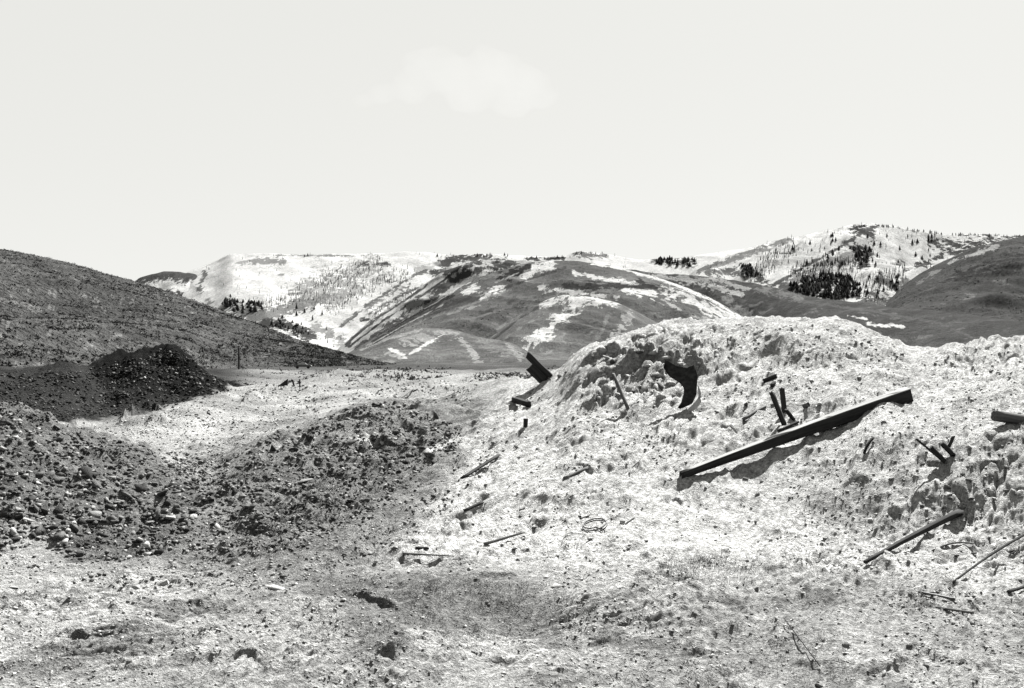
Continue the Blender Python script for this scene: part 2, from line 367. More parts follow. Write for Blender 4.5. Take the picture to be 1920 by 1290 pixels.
# undercut ledges: polyline of the lip in the photo, height of the drop, run-out behind
LEDGES = [
 ([(1085, 690), (1120, 664), (1150, 657), (1180, 668)], .16, .5), ([(1160, 702), (1190, 690), (1215, 670), (1240, 660)], .30, .6),
 ([(1225, 668), (1260, 672), (1300, 690), (1330, 700)], .26, .5), ([(1330, 712), (1370, 700), (1400, 690)], .12, .4),
 ([(1085, 770), (1120, 745), (1150, 738)], .12, .4), ([(1190, 745), (1215, 735), (1245, 748)], .12, .3), ([(1100, 715), (1135, 700), (1160, 718)], .14, .3),
 ([(1435, 632), (1470, 622), (1500, 618)], .08, .4), ([(1400, 668), (1450, 655), (1480, 650)], .08, .4), ([(1470, 662), (1500, 646), (1530, 650)], .07, .3), ([(1510, 690), (1560, 670), (1600, 655)], .06, .4),
 ([(1640, 985), (1670, 960), (1700, 950)], .07, .3), ([(1690, 962), (1730, 940), (1750, 935)], .06, .25), ([(1740, 930), (1775, 915), (1800, 895)], .06, .3), ([(1560, 930), (1600, 905), (1640, 900)], .06, .3),
 ([(1800, 900), (1835, 872), (1860, 862)], .05, .3), ([(1850, 850), (1880, 838), (1910, 830)], .05, .3), ([(1510, 890), (1545, 870), (1560, 865)], .08, .2), ([(1590, 880), (1620, 862), (1650, 858)], .06, .25),
 ([(440, 765), (470, 748), (500, 742), (540, 722)], .38, 2.0), ([(560, 742), (600, 735), (630, 732)], .25, 1.5), ([(590, 716), (630, 702), (665, 700)], .55, 4), ([(700, 740), (740, 735), (790, 737)], .2, 1.5),
 ([(225, 795), (250, 778), (265, 775)], .35, 1.2), ([(275, 800), (300, 790), (315, 796)], .25, 1.0), ([(265, 755), (290, 765), (312, 770)], .3, 1.0),
 ([(200, 1108), (245, 1092), (262, 1090)], .08, .25), ([(262, 1094), (310, 1088), (355, 1095)], .07, .25), ([(640, 1112), (700, 1130), (760, 1150)], .07, .35), ([(690, 1240), (740, 1230), (780, 1205)], .10, .4),
 ([(100, 1212), (140, 1198), (175, 1192)], .06, .3), ([(370, 1190), (400, 1180), (425, 1178)], .05, .2), ([(290, 1260), (360, 1240), (440, 1230), (530, 1232)], .05, .3),
 ([(0, 1145), (40, 1135), (90, 1140)], .05, .3), ([(860, 1095), (930, 1085), (980, 1080)], .06, .2), 
 ([(560, 890), (590, 870), (615, 880)], .22, .5), ([(640, 850), (700, 838), (790, 842)], .2, .6), ([(400, 935), (440, 915), (480, 910)], .16, .4),
 ([(610, 800), (660, 785), (720, 790)], .2, .5), ([(800, 745), (850, 738), (880, 752)], .16, .6), ([(1600, 1270), (1660, 1255), (1720, 1252)], .06, .3),
 ([(1480, 1255), (1540, 1240), (1600, 1245)], .05, .2), ([(290, 1050), (320, 1020), (335, 1010)], .07, .2), ([(1220, 935), (1240, 928), (1250, 930)], .05, .15),
 ([(1010, 880), (1040, 868), (1060, 866)], .05, .2), ([(960, 830), (985, 812), (1010, 808)], .06, .25), ([(880, 905), (910, 890), (935, 888)], .05, .25), ([(1100, 815), (1130, 800), (1160, 800)], .05, .25),
 ([(1340, 780), (1370, 765), (1400, 762)], .05, .25), ([(1230, 840), (1260, 825), (1290, 826)], .05, .25), ([(1640, 690), (1680, 676), (1720, 680)], .05, .3), ([(1780, 720), (1820, 700), (1860, 696)], .06, .3),
]
PYz = rowpix(Z)
for li, (pts, h, L) in enumerate(LEDGES):
    xs = [p[0] for p in pts]
    dl = [hit_d(a, b) for a, b in pts]
    dl = np.interp(cols, xs, dl)
    win = sstep(xs[0] - 4, xs[0] + (xs[-1] - xs[0]) * .3, cols) * sstep(xs[-1] + 4, xs[-1] - (xs[-1] - xs[0]) * .3, cols)
    dm = float(np.mean(dl))
    i0, i1 = np.searchsorted(rows, [min(dl) - .6 * dm / 16, max(dl) + 5 * L]); j0, j1 = np.searchsorted(cols, [xs[0] - 6, xs[-1] + 6])
    sl = (slice(i0, i1), slice(j0, j1)); x_, y_ = X[sl], Y[sl]
    sdl = D[sl] - dl[None, j0:j1] - (fbm(x_, y_, .45 * dm / 16, 3, 90, .45) * .22) * dm / 16
    if li < 3: Z[sl] -= .28 * win[None, j0:j1] * np.exp(-((sdl + .16) / .15) ** 2)          # hollow under the lip
    Z[sl] += h * win[None, j0:j1] * sstep(-.05 * dm / 16, .10 * dm / 16, sdl) * np.exp(-np.maximum(sdl, 0) / L) * (0.5 + 1.0 * vnoise(x_ / .3, y_ / .3, 91))

# albedo of the soil
tone = 0.175 + 0 * Z
tone *= 1 + .22 * fbm(X, Y, 1.7, 4, 101)
# streaks of dark grit washed through the pale dirt
grit = sstep(.08, .42, fbm(X * .8, Y * 1.0, .9, 5, 111, .65))
tone *= 1 - .45 * grit * (1 - far)
tone *= 1 + .35 * (streak - .5) * near * 2 * sstep(-.2, .3, fbm(X, Y, 1.5, 2, 31))
def mixto(m, v, var=.25, wlen=.8, seed=120):
    global tone
    tone = tone * (1 - m) + m * v * (1 + var * fbm(X, Y, wlen, 4, seed))
mixto(z_mound * .95, .25, .14, .6, 121)
mixto(z_bare * z_mound, .26, .06, 1.0, 122)
mixto(z_dkfg * .6, .125, .5, .7, 123)
mixto(z_hollow * .75, .075, .3, .5, 124)
mixto(z_trans * .7, .085, .6, .45, 135)
mixto(z_fringe * .7, .09, .6, .5, 125)
mixto(z_ridge * .72, .08, .6, .5, 126)
mixto(z_heap * .9, .062, .55, .5, 127)
mid = sstep(30, 36, D) * (1 - far)
mixto(mid * .9, .15, .7, 2.2, 128)
mixto(far * .9, .07, .8, 9.0, 129)
mixto(sstep(190, 235, D) * .9, .03, .5, 20.0, 130)
mixto(sstep(58, 70, D) * sstep(520, 400, PX), .02, .5, 6.0, 134)
mixto(z_back * .95, .010, .35, 1.4, 131)
mixto(z_pile * .97, .007, .3, 1.4, 132)
zs = zone([(655, 835), (705, 828), (715, 848), (670, 852)], 15, 33, 3, .25) + zone([(775, 848), (820, 838), (872, 822), (878, 832), (800, 858)], 15, 33, 3, .25)
mixto(np.clip(zs, 0, 1), .28, .1, .5, 133)
Z = np.where(D < 5, Z * 1, Z)

V = np.stack([X, Y, Z], -1).reshape(-1, 3); TN = np.clip(tone, .006, .4).ravel()
FC = grid_faces(len(rows), len(cols))
fz = lambda m: m.ravel()[FC[:, 0]] > .5
sel_m, sel_h, sel_r, sel_p, sel_b = fz(z_mound), fz(z_heap), fz(np.maximum(z_ridge, 0)), fz(z_pile), fz(z_back)
own = np.zeros(len(FC), int)
own[sel_m] = 1; own[sel_b] = 5; own[sel_p] = 4; own[sel_r] = 3; own[sel_h] = 2
NAMES = {0: ('ground', 'pale churned earth floor of the valley and foreground'),
         1: ('earth_mound', 'large pale bulldozed earth mound filling the right side'),
         2: ('spoil_heap', 'dark rubble heap sloping in from the left edge'),
         3: ('rubble_ridge', 'low dark ridge of rubble across the middle left'),
         4: ('spoil_pile', 'black peaked spoil pile below the left hill'),
         5: ('spoil_bank', 'dark grey spoil bank along the left edge behind the heap')}
G = {}
for k, (nm, lb) in NAMES.items():
    v, f, t = compact(V, FC[own == k], TN)
    G[nm] = tag(link(nm, mk_mesh(nm, v, f, t, True), M_EARTH), lb, kind='structure')
# the same valley floor carried on to the horizon, all round
bigv, bigf, bigt = [], [], []
r_ = np.geomspace(60, 16000, 40); a_ = np.linspace(0, 2 * math.pi, 97)
RR, AA = np.meshgrid(r_, a_, indexing='ij')
bx_, by_ = RR * np.sin(AA), RR * np.cos(AA)
inside = (by_ > 2) & (by_ < 880) & (np.abs((bx_) / np.maximum(by_, 1) * F) < 1430)
bz_ = np.where(inside | (RR < 70), -8.0, ZV - .4)
tag(link('valley_floor', mk_mesh('valley_floor', np.stack([bx_, by_, bz_], -1).reshape(-1, 3), grid_faces(40, 97), np.full(40 * 97, .05), True), M_HILL),
    'flat grey valley floor running on to the horizon', kind='structure')
vf = bpy.data.meshes['valley_floor'].attributes.new('cover', 'FLOAT', 'POINT'); vf.data.foreach_set('value', np.full(40 * 97, -3.0, np.float32))

# ------------------------------------------------------------------ placing things on the ground
def gz(px, d):
    j = np.clip(np.searchsorted(cols, px), 1, len(cols) - 1); i = np.clip(np.searchsorted(rows, d), 1, len(rows) - 1)
    tj = np.clip((px - cols[j - 1]) / (cols[j] - cols[j - 1]), 0, 1); ti = np.clip((d - rows[i - 1]) / (rows[i] - rows[i - 1]), 0, 1)
    return ((Z[i - 1, j - 1] * (1 - tj) + Z[i - 1, j] * tj) * (1 - ti) + (Z[i, j - 1] * (1 - tj) + Z[i, j] * tj) * ti)
def gxy(x, y):
    return float(gz(np.array(960 + x / y * F), np.array(y)))
def at(px, py, up=0.0):
    d = hit_d(px, py)
    return Vector(((px - 960) / F * d, d, float(gz(np.array(px), np.array(d))) + up))
def lift(px, py, d):
    """the point seen at (px, py) at distance d"""
    return Vector(((px - 960) / F * d, d, ZC - (py - HZ) / F * d))

# ------------------------------------------------------------------ hills
def hill(name, label, sky, d_base, d_ridge, base_py=698, step=3.0, nr=110, prof=1.35, amp=1.0, wl=120, seed=0, deft=.03, paint=(), var=.25, skew=0.0, gul=1.0, speck=None):
    xs = [p[0] for p in sky]
    c = np.concatenate([np.arange(xs[0], -40, 14.0), np.arange(max(xs[0], -40), min(xs[-1], 1960) + step, step), np.arange(1974, xs[-1], 14.0)])
    syp = pchip(xs, [p[1] for p in sky], c)
    f = lambda v: np.interp(c, [q[0] for q in v], [q[1] for q in v]) if isinstance(v, (list, tuple)) else np.full(len(c), float(v))
    db, dr = f(d_base), f(d_ridge)
    t = np.concatenate([np.linspace(0, 1, nr), np.linspace(1.03, 1.8, 10)])
    T, Cc = np.meshgrid(t, c, indexing='ij')
    dd = db + (dr - db) * T
    g = np.where(T <= 1, 1 - (1 - np.minimum(T, 1)) ** prof, 1)
    py = base_py + (syp - base_py) * g
    zz = ZC - (py - HZ) / F * dd
    zr = ZC - (syp - HZ) / F * dr
    zz = np.where(T > 1, zr - np.maximum(T - 1, 0) ** 1.2 * (dr - db) * .30, zz)
    xx = (Cc - 960) / F * dd
    env = np.clip(np.sin(np.clip(T, 0, 1) * math.pi), 0, 1) ** .7 * .9 + .10 * (T > .03)
    hgt = np.maximum(zr + 3, 2)[None, :]
    ax, ay = rot(xx, dd, skew)
    nz = fbm(ax, ay, wl, 5, seed) * .12 + (ridged(ax, ay * .35, wl * .55, seed + 9) - .5) * .13 * gul + (ridged(ax * 1.3, ay * .3, wl * .2, seed + 19) - .5) * .05 * gul
    zz = zz + nz * env * hgt * amp
    zz += fbm(xx, dd, wl * .12, 3, seed + 30) * .012 * hgt * amp
    pyv = HZ + (ZC - zz) * F / dd
    tn = np.full(zz.shape, deft) * (1 + var * fbm(xx, dd, wl * .4, 4, seed + 40))
    tn *= 1 + .32 * fbm(ax, ay * .16, wl * .13, 4, seed + 45, .65)
    fine = .55 * fbm(xx, dd * .5, wl * .14, 3, seed + 50, .65) + .75 * fbm(xx, dd * .45, wl * .03, 3, seed + 55, .7)
    cov = np.full(zz.shape, -3.0); ct = np.full(zz.shape, deft); ba = np.ones(zz.shape)
    for pts, w, v, brk in paint:
        fld = .85 - line_dist(Cc, pyv, pts) / w + fine * (.5 + brk * 1.15)
        k = fld > cov
        cov = np.where(k, fld, cov); ct = np.where(k, v if v > .17 else v * .85, ct); ba = np.where(k, .5 + brk * .8, ba)
    if speck:
        for dens, v, wls in speck:
            s = fbm(xx, dd * .6, wls, 3, seed + 60, .6)
            m = sstep(dens, dens + .1, s); tn = tn * (1 - m) + m * v
    o = link(name, mk_mesh(name, np.stack([xx, dd, zz], -1).reshape(-1, 3), grid_faces(len(t), len(c)), np.clip(tn, .01, .3).ravel(), True), M_HILL)
    for nm, arr in (('cover', cov), ('cover_tone', ct), ('cover_break', ba)):
        at_ = o.data.attributes.new(nm, 'FLOAT', 'POINT'); at_.data.foreach_set('value', arr.astype(np.float32).ravel())
    tag(o, label, kind='structure')
    return dict(o=o, x=xx, y=dd, z=zz, px=Cc, py=pyv, t=T, tn=tn, nr=nr)

SN = .215      # old snow
H_left = hill('brush_hill', 'dark scrub covered hillside falling from the left edge',
  [(-900, 330), (-500, 380), (-200, 425), (0, 467), (60, 478), (130, 495), (200, 516), (260, 531), (310, 546), (380, 570), (440, 592), (520, 622), (580, 643), (640, 661), (700, 676), (780, 690)],
  [(-900, 110), (0, 130), (350, 190), (480, 285), (780, 330)], [(-900, 420), (0, 430), (400, 420), (780, 380)], base_py=694, step=3, nr=125, prof=1.25, amp=.9, wl=60, seed=200, deft=.037, var=.3,
  paint=[([(-60, 545), (0, 560), (40, 570), (85, 588)], 4, .07, 1.5), ([(130, 650), (250, 640), (330, 655)], 4, .06, 1.5), ([(180, 600), (230, 650)], 5, .06, 1.5)],
  speck=[(.42, .034, 12), (.42, .085, 1.6)], skew=.5)
H_ridge = hill('distant_ridge', 'small dark wooded ridge peeping over the left hill',
  [(220, 560), (262, 522), (290, 512), (320, 508), (350, 512), (400, 530), (450, 560)], 2400, 2900, base_py=640, step=4, nr=40, seed=230, deft=.03, wl=200,
  paint=[([(225, 545), (300, 535), (400, 545)], 12, SN, .5)])
H_snow = hill('snow_mountain', 'broad snow covered mountain with a flat top behind the valley',
  [(100, 640), (200, 575), (290, 533), (350, 511), (400, 492), (440, 476), (500, 474), (570, 477), (640, 476), (700, 475), (780, 471), (850, 478), (900, 475), (960, 478), (1000, 480),
   (1050, 481), (1090, 471), (1140, 477), (1200, 487), (1260, 485), (1320, 478), (1380, 469), (1450, 466), (1520, 470), (1600, 475)], 1650, 3000, step=3, nr=125, prof=1.15, amp=.75, wl=420, seed=240,
  deft=SN, var=.10, skew=-.5, gul=.75,
  paint=[([(470, 491), (530, 491)], 6, .10, 1.2), ([(445, 492), (460, 490)], 4, .13, 1.2), ([(384, 515), (373, 542)], 5, .06, 1.2),
         ([(585, 545), (640, 522), (700, 500)], 20, .15, 1.6), ([(672, 499), (690, 490)], 4, .05, .6), ([(652, 531), (666, 512)], 2.5, .06, .5), ([(724, 527), (742, 527)], 4.5, .05, .6), ([(690, 577), (715, 560), (742, 545), (762, 537)], 6, .07, .9), ([(645, 606), (690, 573)], 3, .10, .6), ([(678, 601), (696, 596)], 4, .03, .5), ([(700, 590), (745, 560)], 2, .06, .5), ([(763, 545), (776, 514)], 1.8, .07, .5), ([(735, 588), (748, 560)], 2, .11, .8), ([(780, 505), (815, 500)], 4, .14, 1.5), ([(440, 580), (480, 590), (540, 580), (610, 556)], 12, .085, 1.0), ([(500, 605), (540, 612), (580, 628)], 12, .03, .8),
         ([(590, 612), (640, 640)], 10, .12, 1.0), ([(640, 612), (690, 572), (750, 532), (800, 505)], 4, .05, .8), ([(655, 612), (720, 570), (790, 535)], 3, .06, .9),
         ([(620, 570), (660, 545), (720, 520)], 10, .14, 1.6), ([(675, 498), (700, 495), (730, 497)], 5, .05, 1.4), ([(660, 640), (740, 595), (800, 555), (860, 520)], 6, .035, .6), ([(640, 500), (600, 535), (575, 565)], 2.5, .07, 1.0),
         ([(830, 492), (870, 484), (900, 486)], 8, .028, .9), ([(812, 512), (860, 516)], 6, .03, .9), ([(900, 485), (950, 488)], 6, .05, 1.2), ([(985, 485), (1055, 485)], 4, .03, .8),
         ([(1230, 490), (1300, 494)], 9, .045, .8), ([(1080, 476), (1135, 481)], 5, .06, 1.4), ([(1310, 508), (1390, 478), (1450, 460)], 5, .07, .8), ([(520, 478), (660, 480)], 2, .1, 1.5)],
  speck=[(.47, .08, 60)])
H_rsnow = hill('snow_peak', 'snow streaked mountain with a tree lined top at the right',
  [(1240, 560), (1290, 515), (1330, 492), (1390, 470), (1440, 455), (1480, 447), (1520, 442), (1560, 433), (1600, 424), (1650, 422), (1720, 430), (1780, 438), (1850, 440), (1920, 441), (2100, 438), (2300, 450), (2700, 520)],
  1500, 2500, base_py=660, step=3, nr=150, prof=1.2, amp=1.1, wl=330, seed=270, deft=SN, var=.1, skew=.4, gul=1.5,
  paint=[([(1448, 537), (1500, 505), (1560, 472), (1612, 440), (1645, 424)], 4, .045, .7), ([(1490, 525), (1545, 500), (1592, 482)], 15, .10, 1.2), ([(1602, 428), (1632, 440)], 8, .03, .9),
         ([(1602, 468), (1628, 472), (1618, 498)], 9, .028, .9), ([(1750, 455), (1790, 462)], 9, .03, 1.0), ([(1720, 497), (1760, 482), (1840, 462)], 4, .035, 1.0), ([(1700, 505), (1745, 492)], 5, .04, 1.0),
         ([(1330, 508), (1420, 512)], 8, .06, 1.2), ([(1385, 498), (1420, 515), (1430, 530)], 9, .04, 1.0), ([(1310, 508), (1400, 474), (1480, 449)], 5, .08, .6), ([(1340, 500), (1440, 465)], 4, .10, .8),
         ([(1770, 470), (1840, 455), (1920, 446)], 8, .03, 1.4), ([(1470, 545), (1600, 560), (1700, 575)], 16, .05, .9), ([(1650, 520), (1680, 540), (1700, 530)], 8, .07, 1.4)],
  speck=[(.44, .05, 40)])
H_rdark = hill('bare_shoulder', 'dark bare mountain shoulder at the right edge',
  [(1560, 640), (1620, 600), (1655, 570), (1690, 540), (1740, 507), (1790, 484), (1830, 467), (1880, 450), (1920, 444), (2100, 425), (2400, 430), (2800, 500)], 1150, 1900, base_py=665, step=3, nr=110, prof=1.3, amp=1.0,
  wl=220, seed=300, deft=.036, var=.25, skew=-.6, gul=.7,
  paint=[([(1780, 492), (1820, 478), (1870, 462)], 3.5, .15, 1.6), ([(1720, 530), (1760, 508)], 3, .10, 1.6), ([(1740, 560), (1830, 545), (1920, 535)], 12, .042, 1.2), ([(1800, 520), (1900, 500)], 12, .024, 2.5)],
  speck=[(.46, .07, 30)])
H_spur = hill('streaked_spur', 'long spur with parallel snow streaks left of the domed hill',
  [(540, 700), (600, 680), (650, 640), (700, 598), (760, 560), (800, 530), (840, 508), (880, 494), (940, 489), (1000, 490), (1080, 492), (1180, 520), (1280, 570)], [(540, 1250), (1280, 1500)], [(540, 1500), (800, 1850), (1280, 1900)],
  step=2.5, nr=110, prof=1.2, amp=1.0, wl=180, seed=315, deft=.15, var=.2, skew=-.9, gul=1.6,
  paint=[([(650, 645), (700, 602), (760, 563), (800, 535)], 4, .04, .6), ([(655, 650), (720, 600), (790, 555), (850, 512)], 2.5, .03, .4), ([(668, 652), (740, 602), (810, 560), (865, 520)], 5, .035, .6), ([(690, 640), (760, 595)], 6, .035, .8),
         ([(770, 560), (800, 550), (830, 540)], 3, .05, 1.0), ([(820, 545), (860, 520), (900, 505), (960, 495)], 9, .035, .9), ([(836, 510), (870, 500), (900, 492)], 7, .03, .9), ([(660, 640), (690, 615)], 3, SN, .5), ([(720, 592), (790, 548), (830, 522)], 3.5, SN, .7),
         ([(860, 505), (868, 500)], 6, SN, .8)])
H_dome = hill('domed_hill', 'dark domed hill streaked with snow in the middle distance',
  [(560, 694), (640, 668), (700, 634), (760, 600), (820, 566), (870, 536), (930, 511), (1000, 494), (1060, 489), (1120, 493), (1180, 505), (1250, 526), (1310, 549), (1370, 580), (1410, 603), (1460, 632), (1520, 670)],
  [(560, 700), (1040, 760), (1520, 800)], [(560, 1150), (1000, 1500), (1520, 1150)], step=3, nr=130, prof=1.45, amp=.9, wl=200, seed=330, deft=.054, var=.35, skew=-.7, gul=1.1,
  paint=[([(868, 548), (893, 537)], 6, SN, .8), ([(700, 648), (800, 598), (900, 565), (960, 542)], 2, .09, 1.0), ([(760, 648), (860, 606), (960, 574)], 2.5, .075, 1.2), ([(900, 636), (960, 602), (1010, 572)], 2.5, .08, 1.2), ([(880, 565), (990, 524), (1060, 502)], 3, .035, .8), ([(1120, 640), (1160, 600), (1200, 560)], 3, .075, 1.3), ([(930, 530), (970, 512)], 2, .14, .9), ([(840, 590), (900, 572)], 2, .12, 1.0), ([(1240, 560), (1290, 590), (1330, 600)], 3, .15, 1.4), ([(903, 557), (942, 539)], 7, SN, .8), ([(985, 520), (1005, 503), (1035, 496)], 9, SN, .9), ([(1072, 512), (1100, 516), (1150, 526), (1195, 534)], 5, SN, .8),
         ([(1015, 541), (1060, 544), (1105, 552), (1155, 560)], 5, SN, 1.3),
         ([(1175, 546), (1235, 549), (1300, 566), (1375, 597)], 11, SN, 1.1), ([(1195, 512), (1260, 531), (1330, 561), (1400, 602)], 4, SN, .6), ([(1110, 495), (1170, 504), (1230, 522)], 3, SN, .4),
         ([(655, 648), (715, 617), (780, 583), (835, 552), (880, 527)], 3.5, SN, .5), ([(662, 652), (725, 619), (790, 585), (850, 553)], 3, .018, .5), ([(690, 648), (760, 608), (830, 572)], 2.5, .16, .8), ([(780, 600), (850, 575), (930, 545)], 3, .04, 1.2), ([(900, 600), (980, 575)], 12, .04, 1.5), ([(940, 520), (990, 500)], 8, .016, .9), ([(690, 630), (760, 592), (820, 566)], 3, .13, 1.2), ([(700, 640), (800, 585), (880, 560)], 5, .028, 1.0), ([(820, 500), (870, 512), (910, 500)], 4, SN, 1.5),
         ([(1200, 530), (1230, 540), (1160, 535), (1060, 540)], 8, .022, .9), ([(1240, 600), (1300, 580)], 14, .055, 1.4), ([(1010, 640), (1060, 660), (1120, 650)], 16, .045, 1.2)],
  speck=[(.50, .08, 25)])
H_front = hill('front_spur', 'grey spur in front of the domed hill with feathery snow along its crest',
  [(800, 700), (860, 668), (920, 630), (970, 594), (1020, 566), (1060, 553), (1110, 558), (1160, 570), (1210, 594), (1260, 622), (1320, 660), (1380, 700)], 640, [(800, 850), (1060, 1080), (1380, 900)], step=3, nr=80, prof=1.25, amp=1.0,
  wl=130, seed=345, deft=.058, var=.3, skew=-.6, gul=1.3,
  paint=[([(1015, 570), (1060, 556), (1110, 561), (1155, 570)], 7, SN, 1.3), ([(1085, 566), (1055, 590), (1025, 620), (1000, 642)], 10, SN, 1.9), ([(1182, 585), (1172, 605), (1150, 635)], 6, .15, 2.3), ([(920, 640), (970, 600), (1010, 575)], 3, .035, .8),
         ([(900, 665), (960, 625), (1000, 600)], 2, .10, 1.2), ([(1100, 660), (1130, 620), (1140, 590)], 4, .09, 1.5)], speck=[(.5, .09, 12)])
H_foot = hill('foothill', 'low rounded foothill with pale bare streaks at the valley edge',
  [(600, 690), (650, 664), (700, 646), (740, 626), (790, 616), (840, 618), (900, 632), (950, 640), (985, 656), (1020, 682), (1060, 696)], 400, [(600, 520), (830, 680), (1060, 520)], base_py=696, step=2.5, nr=80, prof=1.4, amp=.9,
  wl=70, seed=360, deft=.052, var=.25, skew=.3,
  paint=[([(768, 665), (800, 644), (832, 626)], 3.2, .2, .7), ([(732, 655), (762, 669)], 4, .2, .8), ([(780, 640), (830, 626), (860, 624)], 7, .13, 2.0), ([(678, 654), (730, 634), (790, 619)], 3, .13, .8), ([(850, 626), (880, 650), (902, 688)], 5, .14, 1.4), ([(950, 645), (975, 672)], 5, .12, 1.5), ([(720, 660), (750, 670)], 3, .15, .9),
         ([(760, 635), (820, 625)], 6, .12, 2.0), ([(900, 640), (960, 660)], 8, .09, 1.8)], speck=[(.42, .09, 8)])
H_right = hill('long_slope', 'long dark slope descending to the right behind the mound',
  [(1100, 560), (1180, 506), (1220, 512), (1340, 521), (1446, 538), (1522, 557), (1585, 565), (1676, 577), (1767, 583), (1840, 593), (1920, 604), (2100, 625), (2500, 650), (2800, 690)], [(1100, 1650), (1400, 1400), (1560, 700), (1920, 350), (2800, 300)],
  [(1100, 2000), (1450, 1750), (1920, 800), (2800, 500)], base_py=692, step=3, nr=110, prof=1.4, amp=.8, wl=120, seed=390, deft=.031, var=.2, skew=.7,
  paint=[([(1628, 607), (1655, 611), (1672, 609), (1692, 612)], 3, SN, 1.3), ([(1590, 592), (1625, 598)], 2, SN, .9), ([(1225, 516), (1300, 530), (1390, 552)], 5, .16, 1.2), ([(1330, 521), (1405, 542)], 4, .14, 1.2), ([(1240, 522), (1330, 524)], 5, .11, 1.5), ([(1420, 543), (1500, 558)], 5, .07, 1.4),
         ([(1500, 565), (1640, 584), (1760, 606), (1830, 636)], 2.5, .05, .8), ([(1360, 560), (1410, 590)], 6, .09, 1.5), ([(1840, 620), (1920, 612)], 5, .035, .8)], speck=[(.5, .06, 14)])

# nearer green-brown bench beyond the mound on the right
H_bench = hill('valley_bench', 'dark low bench just beyond the mound at right',
  [(1480, 700), (1600, 690), (1700, 668), (1790, 655), (1850, 642), (1920, 628), (2100, 600), (2500, 590), (2900, 640)], 180, [(1480, 300), (2900, 420)], base_py=700, step=3, nr=50, prof=1.3, amp=.7, wl=50, seed=420, deft=.028, var=.25, skew=.2)

# ------------------------------------------------------------------ scrub, bare aspens and conifers
def scatter(Hh, n, fn=None, tmax=1.0, tmin=0.02):
    r, c = Hh['z'].shape
    i = rng.integers(0, Hh['nr'] - 1, n); j = rng.integers(0, c - 1, n); a, b = rng.random(n), rng.random(n)
    g = lambda k: (Hh[k][i, j] * (1 - a) + Hh[k][i + 1, j] * a) * (1 - b) + (Hh[k][i, j + 1] * (1 - a) + Hh[k][i + 1, j + 1] * a) * b
    P = np.stack([g('x'), g('y'), g('z')], -1); px, py, t = g('px'), g('py'), g('t')
    ok = (t < tmax) & (t > tmin)
    if fn is not None: ok &= fn(px, py) > rng.random(n)
    return P[ok], px[ok], py[ok]
def tri_cloud(name, P, size, ntri, tone_lo, tone_hi, label, cat, flat=.6, tsize=.55, mat=None):
    """bushes made of loose leaf and twig faces"""
    n = len(P)
    c = rng.normal(size=(n, ntri, 3)); c /= np.linalg.norm(c, axis=-1, keepdims=True); c *= rng.random((n, ntri, 1)) ** .4
    c[..., 2] = np.abs(c[..., 2]) * flat
    s = size.reshape(n, 1, 1)
    cen = P[:, None, :] + c * s
    tri = cen[:, :, None, :] + rng.normal(size=(n, ntri, 3, 3)) * (s[..., None] * tsize * .5)
    Vv = tri.reshape(-1, 3); Ff = np.arange(len(Vv)).reshape(-1, 3)
    tn = np.repeat(rng.uniform(tone_lo, tone_hi, n), ntri * 3) * rng.uniform(.6, 1.4, n * ntri).repeat(3)
    return tag(link(name, mk_mesh(name, Vv, Ff, tn), mat or M_SCRUB), label, cat, kind='stuff')
P, _, _ = scatter(H_left, 24000, lambda px, py: (px > -260) * (px < 780) * (.35 + .65 * (fbm(px, py * 2, 60, 3, 7) > -.1)))
tri_cloud('scrub_brush', P, rng.uniform(.3, .85, len(P)), 6, .022, .045, 'low dark scrub covering the left hillside', 'scrub')
P, _, _ = scatter(H_dome, 5000, lambda px, py: .6 * (fbm(px, py * 2, 50, 3, 8) > 0) + .1)
tri_cloud('dome_scrub', P, rng.uniform(.9, 2.0, len(P)), 5, .02, .035, 'thin dark scrub over the domed hill', 'scrub')
def aspens(name, Hh, n, fn, label, h=(6, 11)):
    P, px, py = scatter(Hh, n, fn)
    m = len(P); hh = rng.uniform(*h, m); w = hh * .09
    a = rng.random(m) * 3.14
    dx, dy = np.cos(a) * w, np.sin(a) * w
    V0 = np.stack([P + np.stack([-dx, -dy, 0 * w - .5], -1), P + np.stack([dx, dy, 0 * w - .5], -1), P + np.stack([dx * .5, dy * .5, hh], -1),
                   P + np.stack([-dy, dx, 0 * w - .5], -1), P + np.stack([dy, -dx, 0 * w - .5], -1), P + np.stack([dy * .3, dx * .3, hh * .9], -1)], 1).reshape(-1, 3)
    return tag(link(name, mk_mesh(name, V0, np.arange(len(V0)).reshape(-1, 3), np.repeat(rng.uniform(.025, .07, m), 6)), M_SCRUB), label, 'bare trees', kind='stuff')
def near_lines(lines):
    return lambda px, py: np.max([np.clip(1.2 - line_dist(px, py, pts) / w, 0, 1) for pts, w in lines], 0)
aspens('bare_aspens', H_snow, 26000, lambda px, py: near_lines([([(585, 545), (640, 522), (700, 500)], 24), ([(470, 575), (540, 560), (600, 540)], 16), ([(620, 575), (680, 545), (760, 515)], 16), ([(700, 600), (780, 550)], 14)])(px, py) * .8 + .02,
       'hatching of leafless aspens on the broad snow mountain')
aspens('bare_thicket', H_rsnow, 20000, lambda px, py: near_lines([([(1400, 520), (1450, 490), (1480, 470)], 18), ([(1500, 515), (1560, 495), (1600, 500)], 20), ([(1620, 540), (1680, 520)], 22)])(px, py) * .7 + .02,
       'leafless thicket on the snow streaked right mountain')
P, _, _ = scatter(H_rdark, 5000, lambda px, py: .5 * (fbm(px, py * 2, 50, 3, 9) > 0) + .1)
tri_cloud('shoulder_scrub', P, rng.uniform(1.2, 2.6, len(P)), 5, .016, .03, 'patchy scrub on the dark right shoulder', 'scrub')

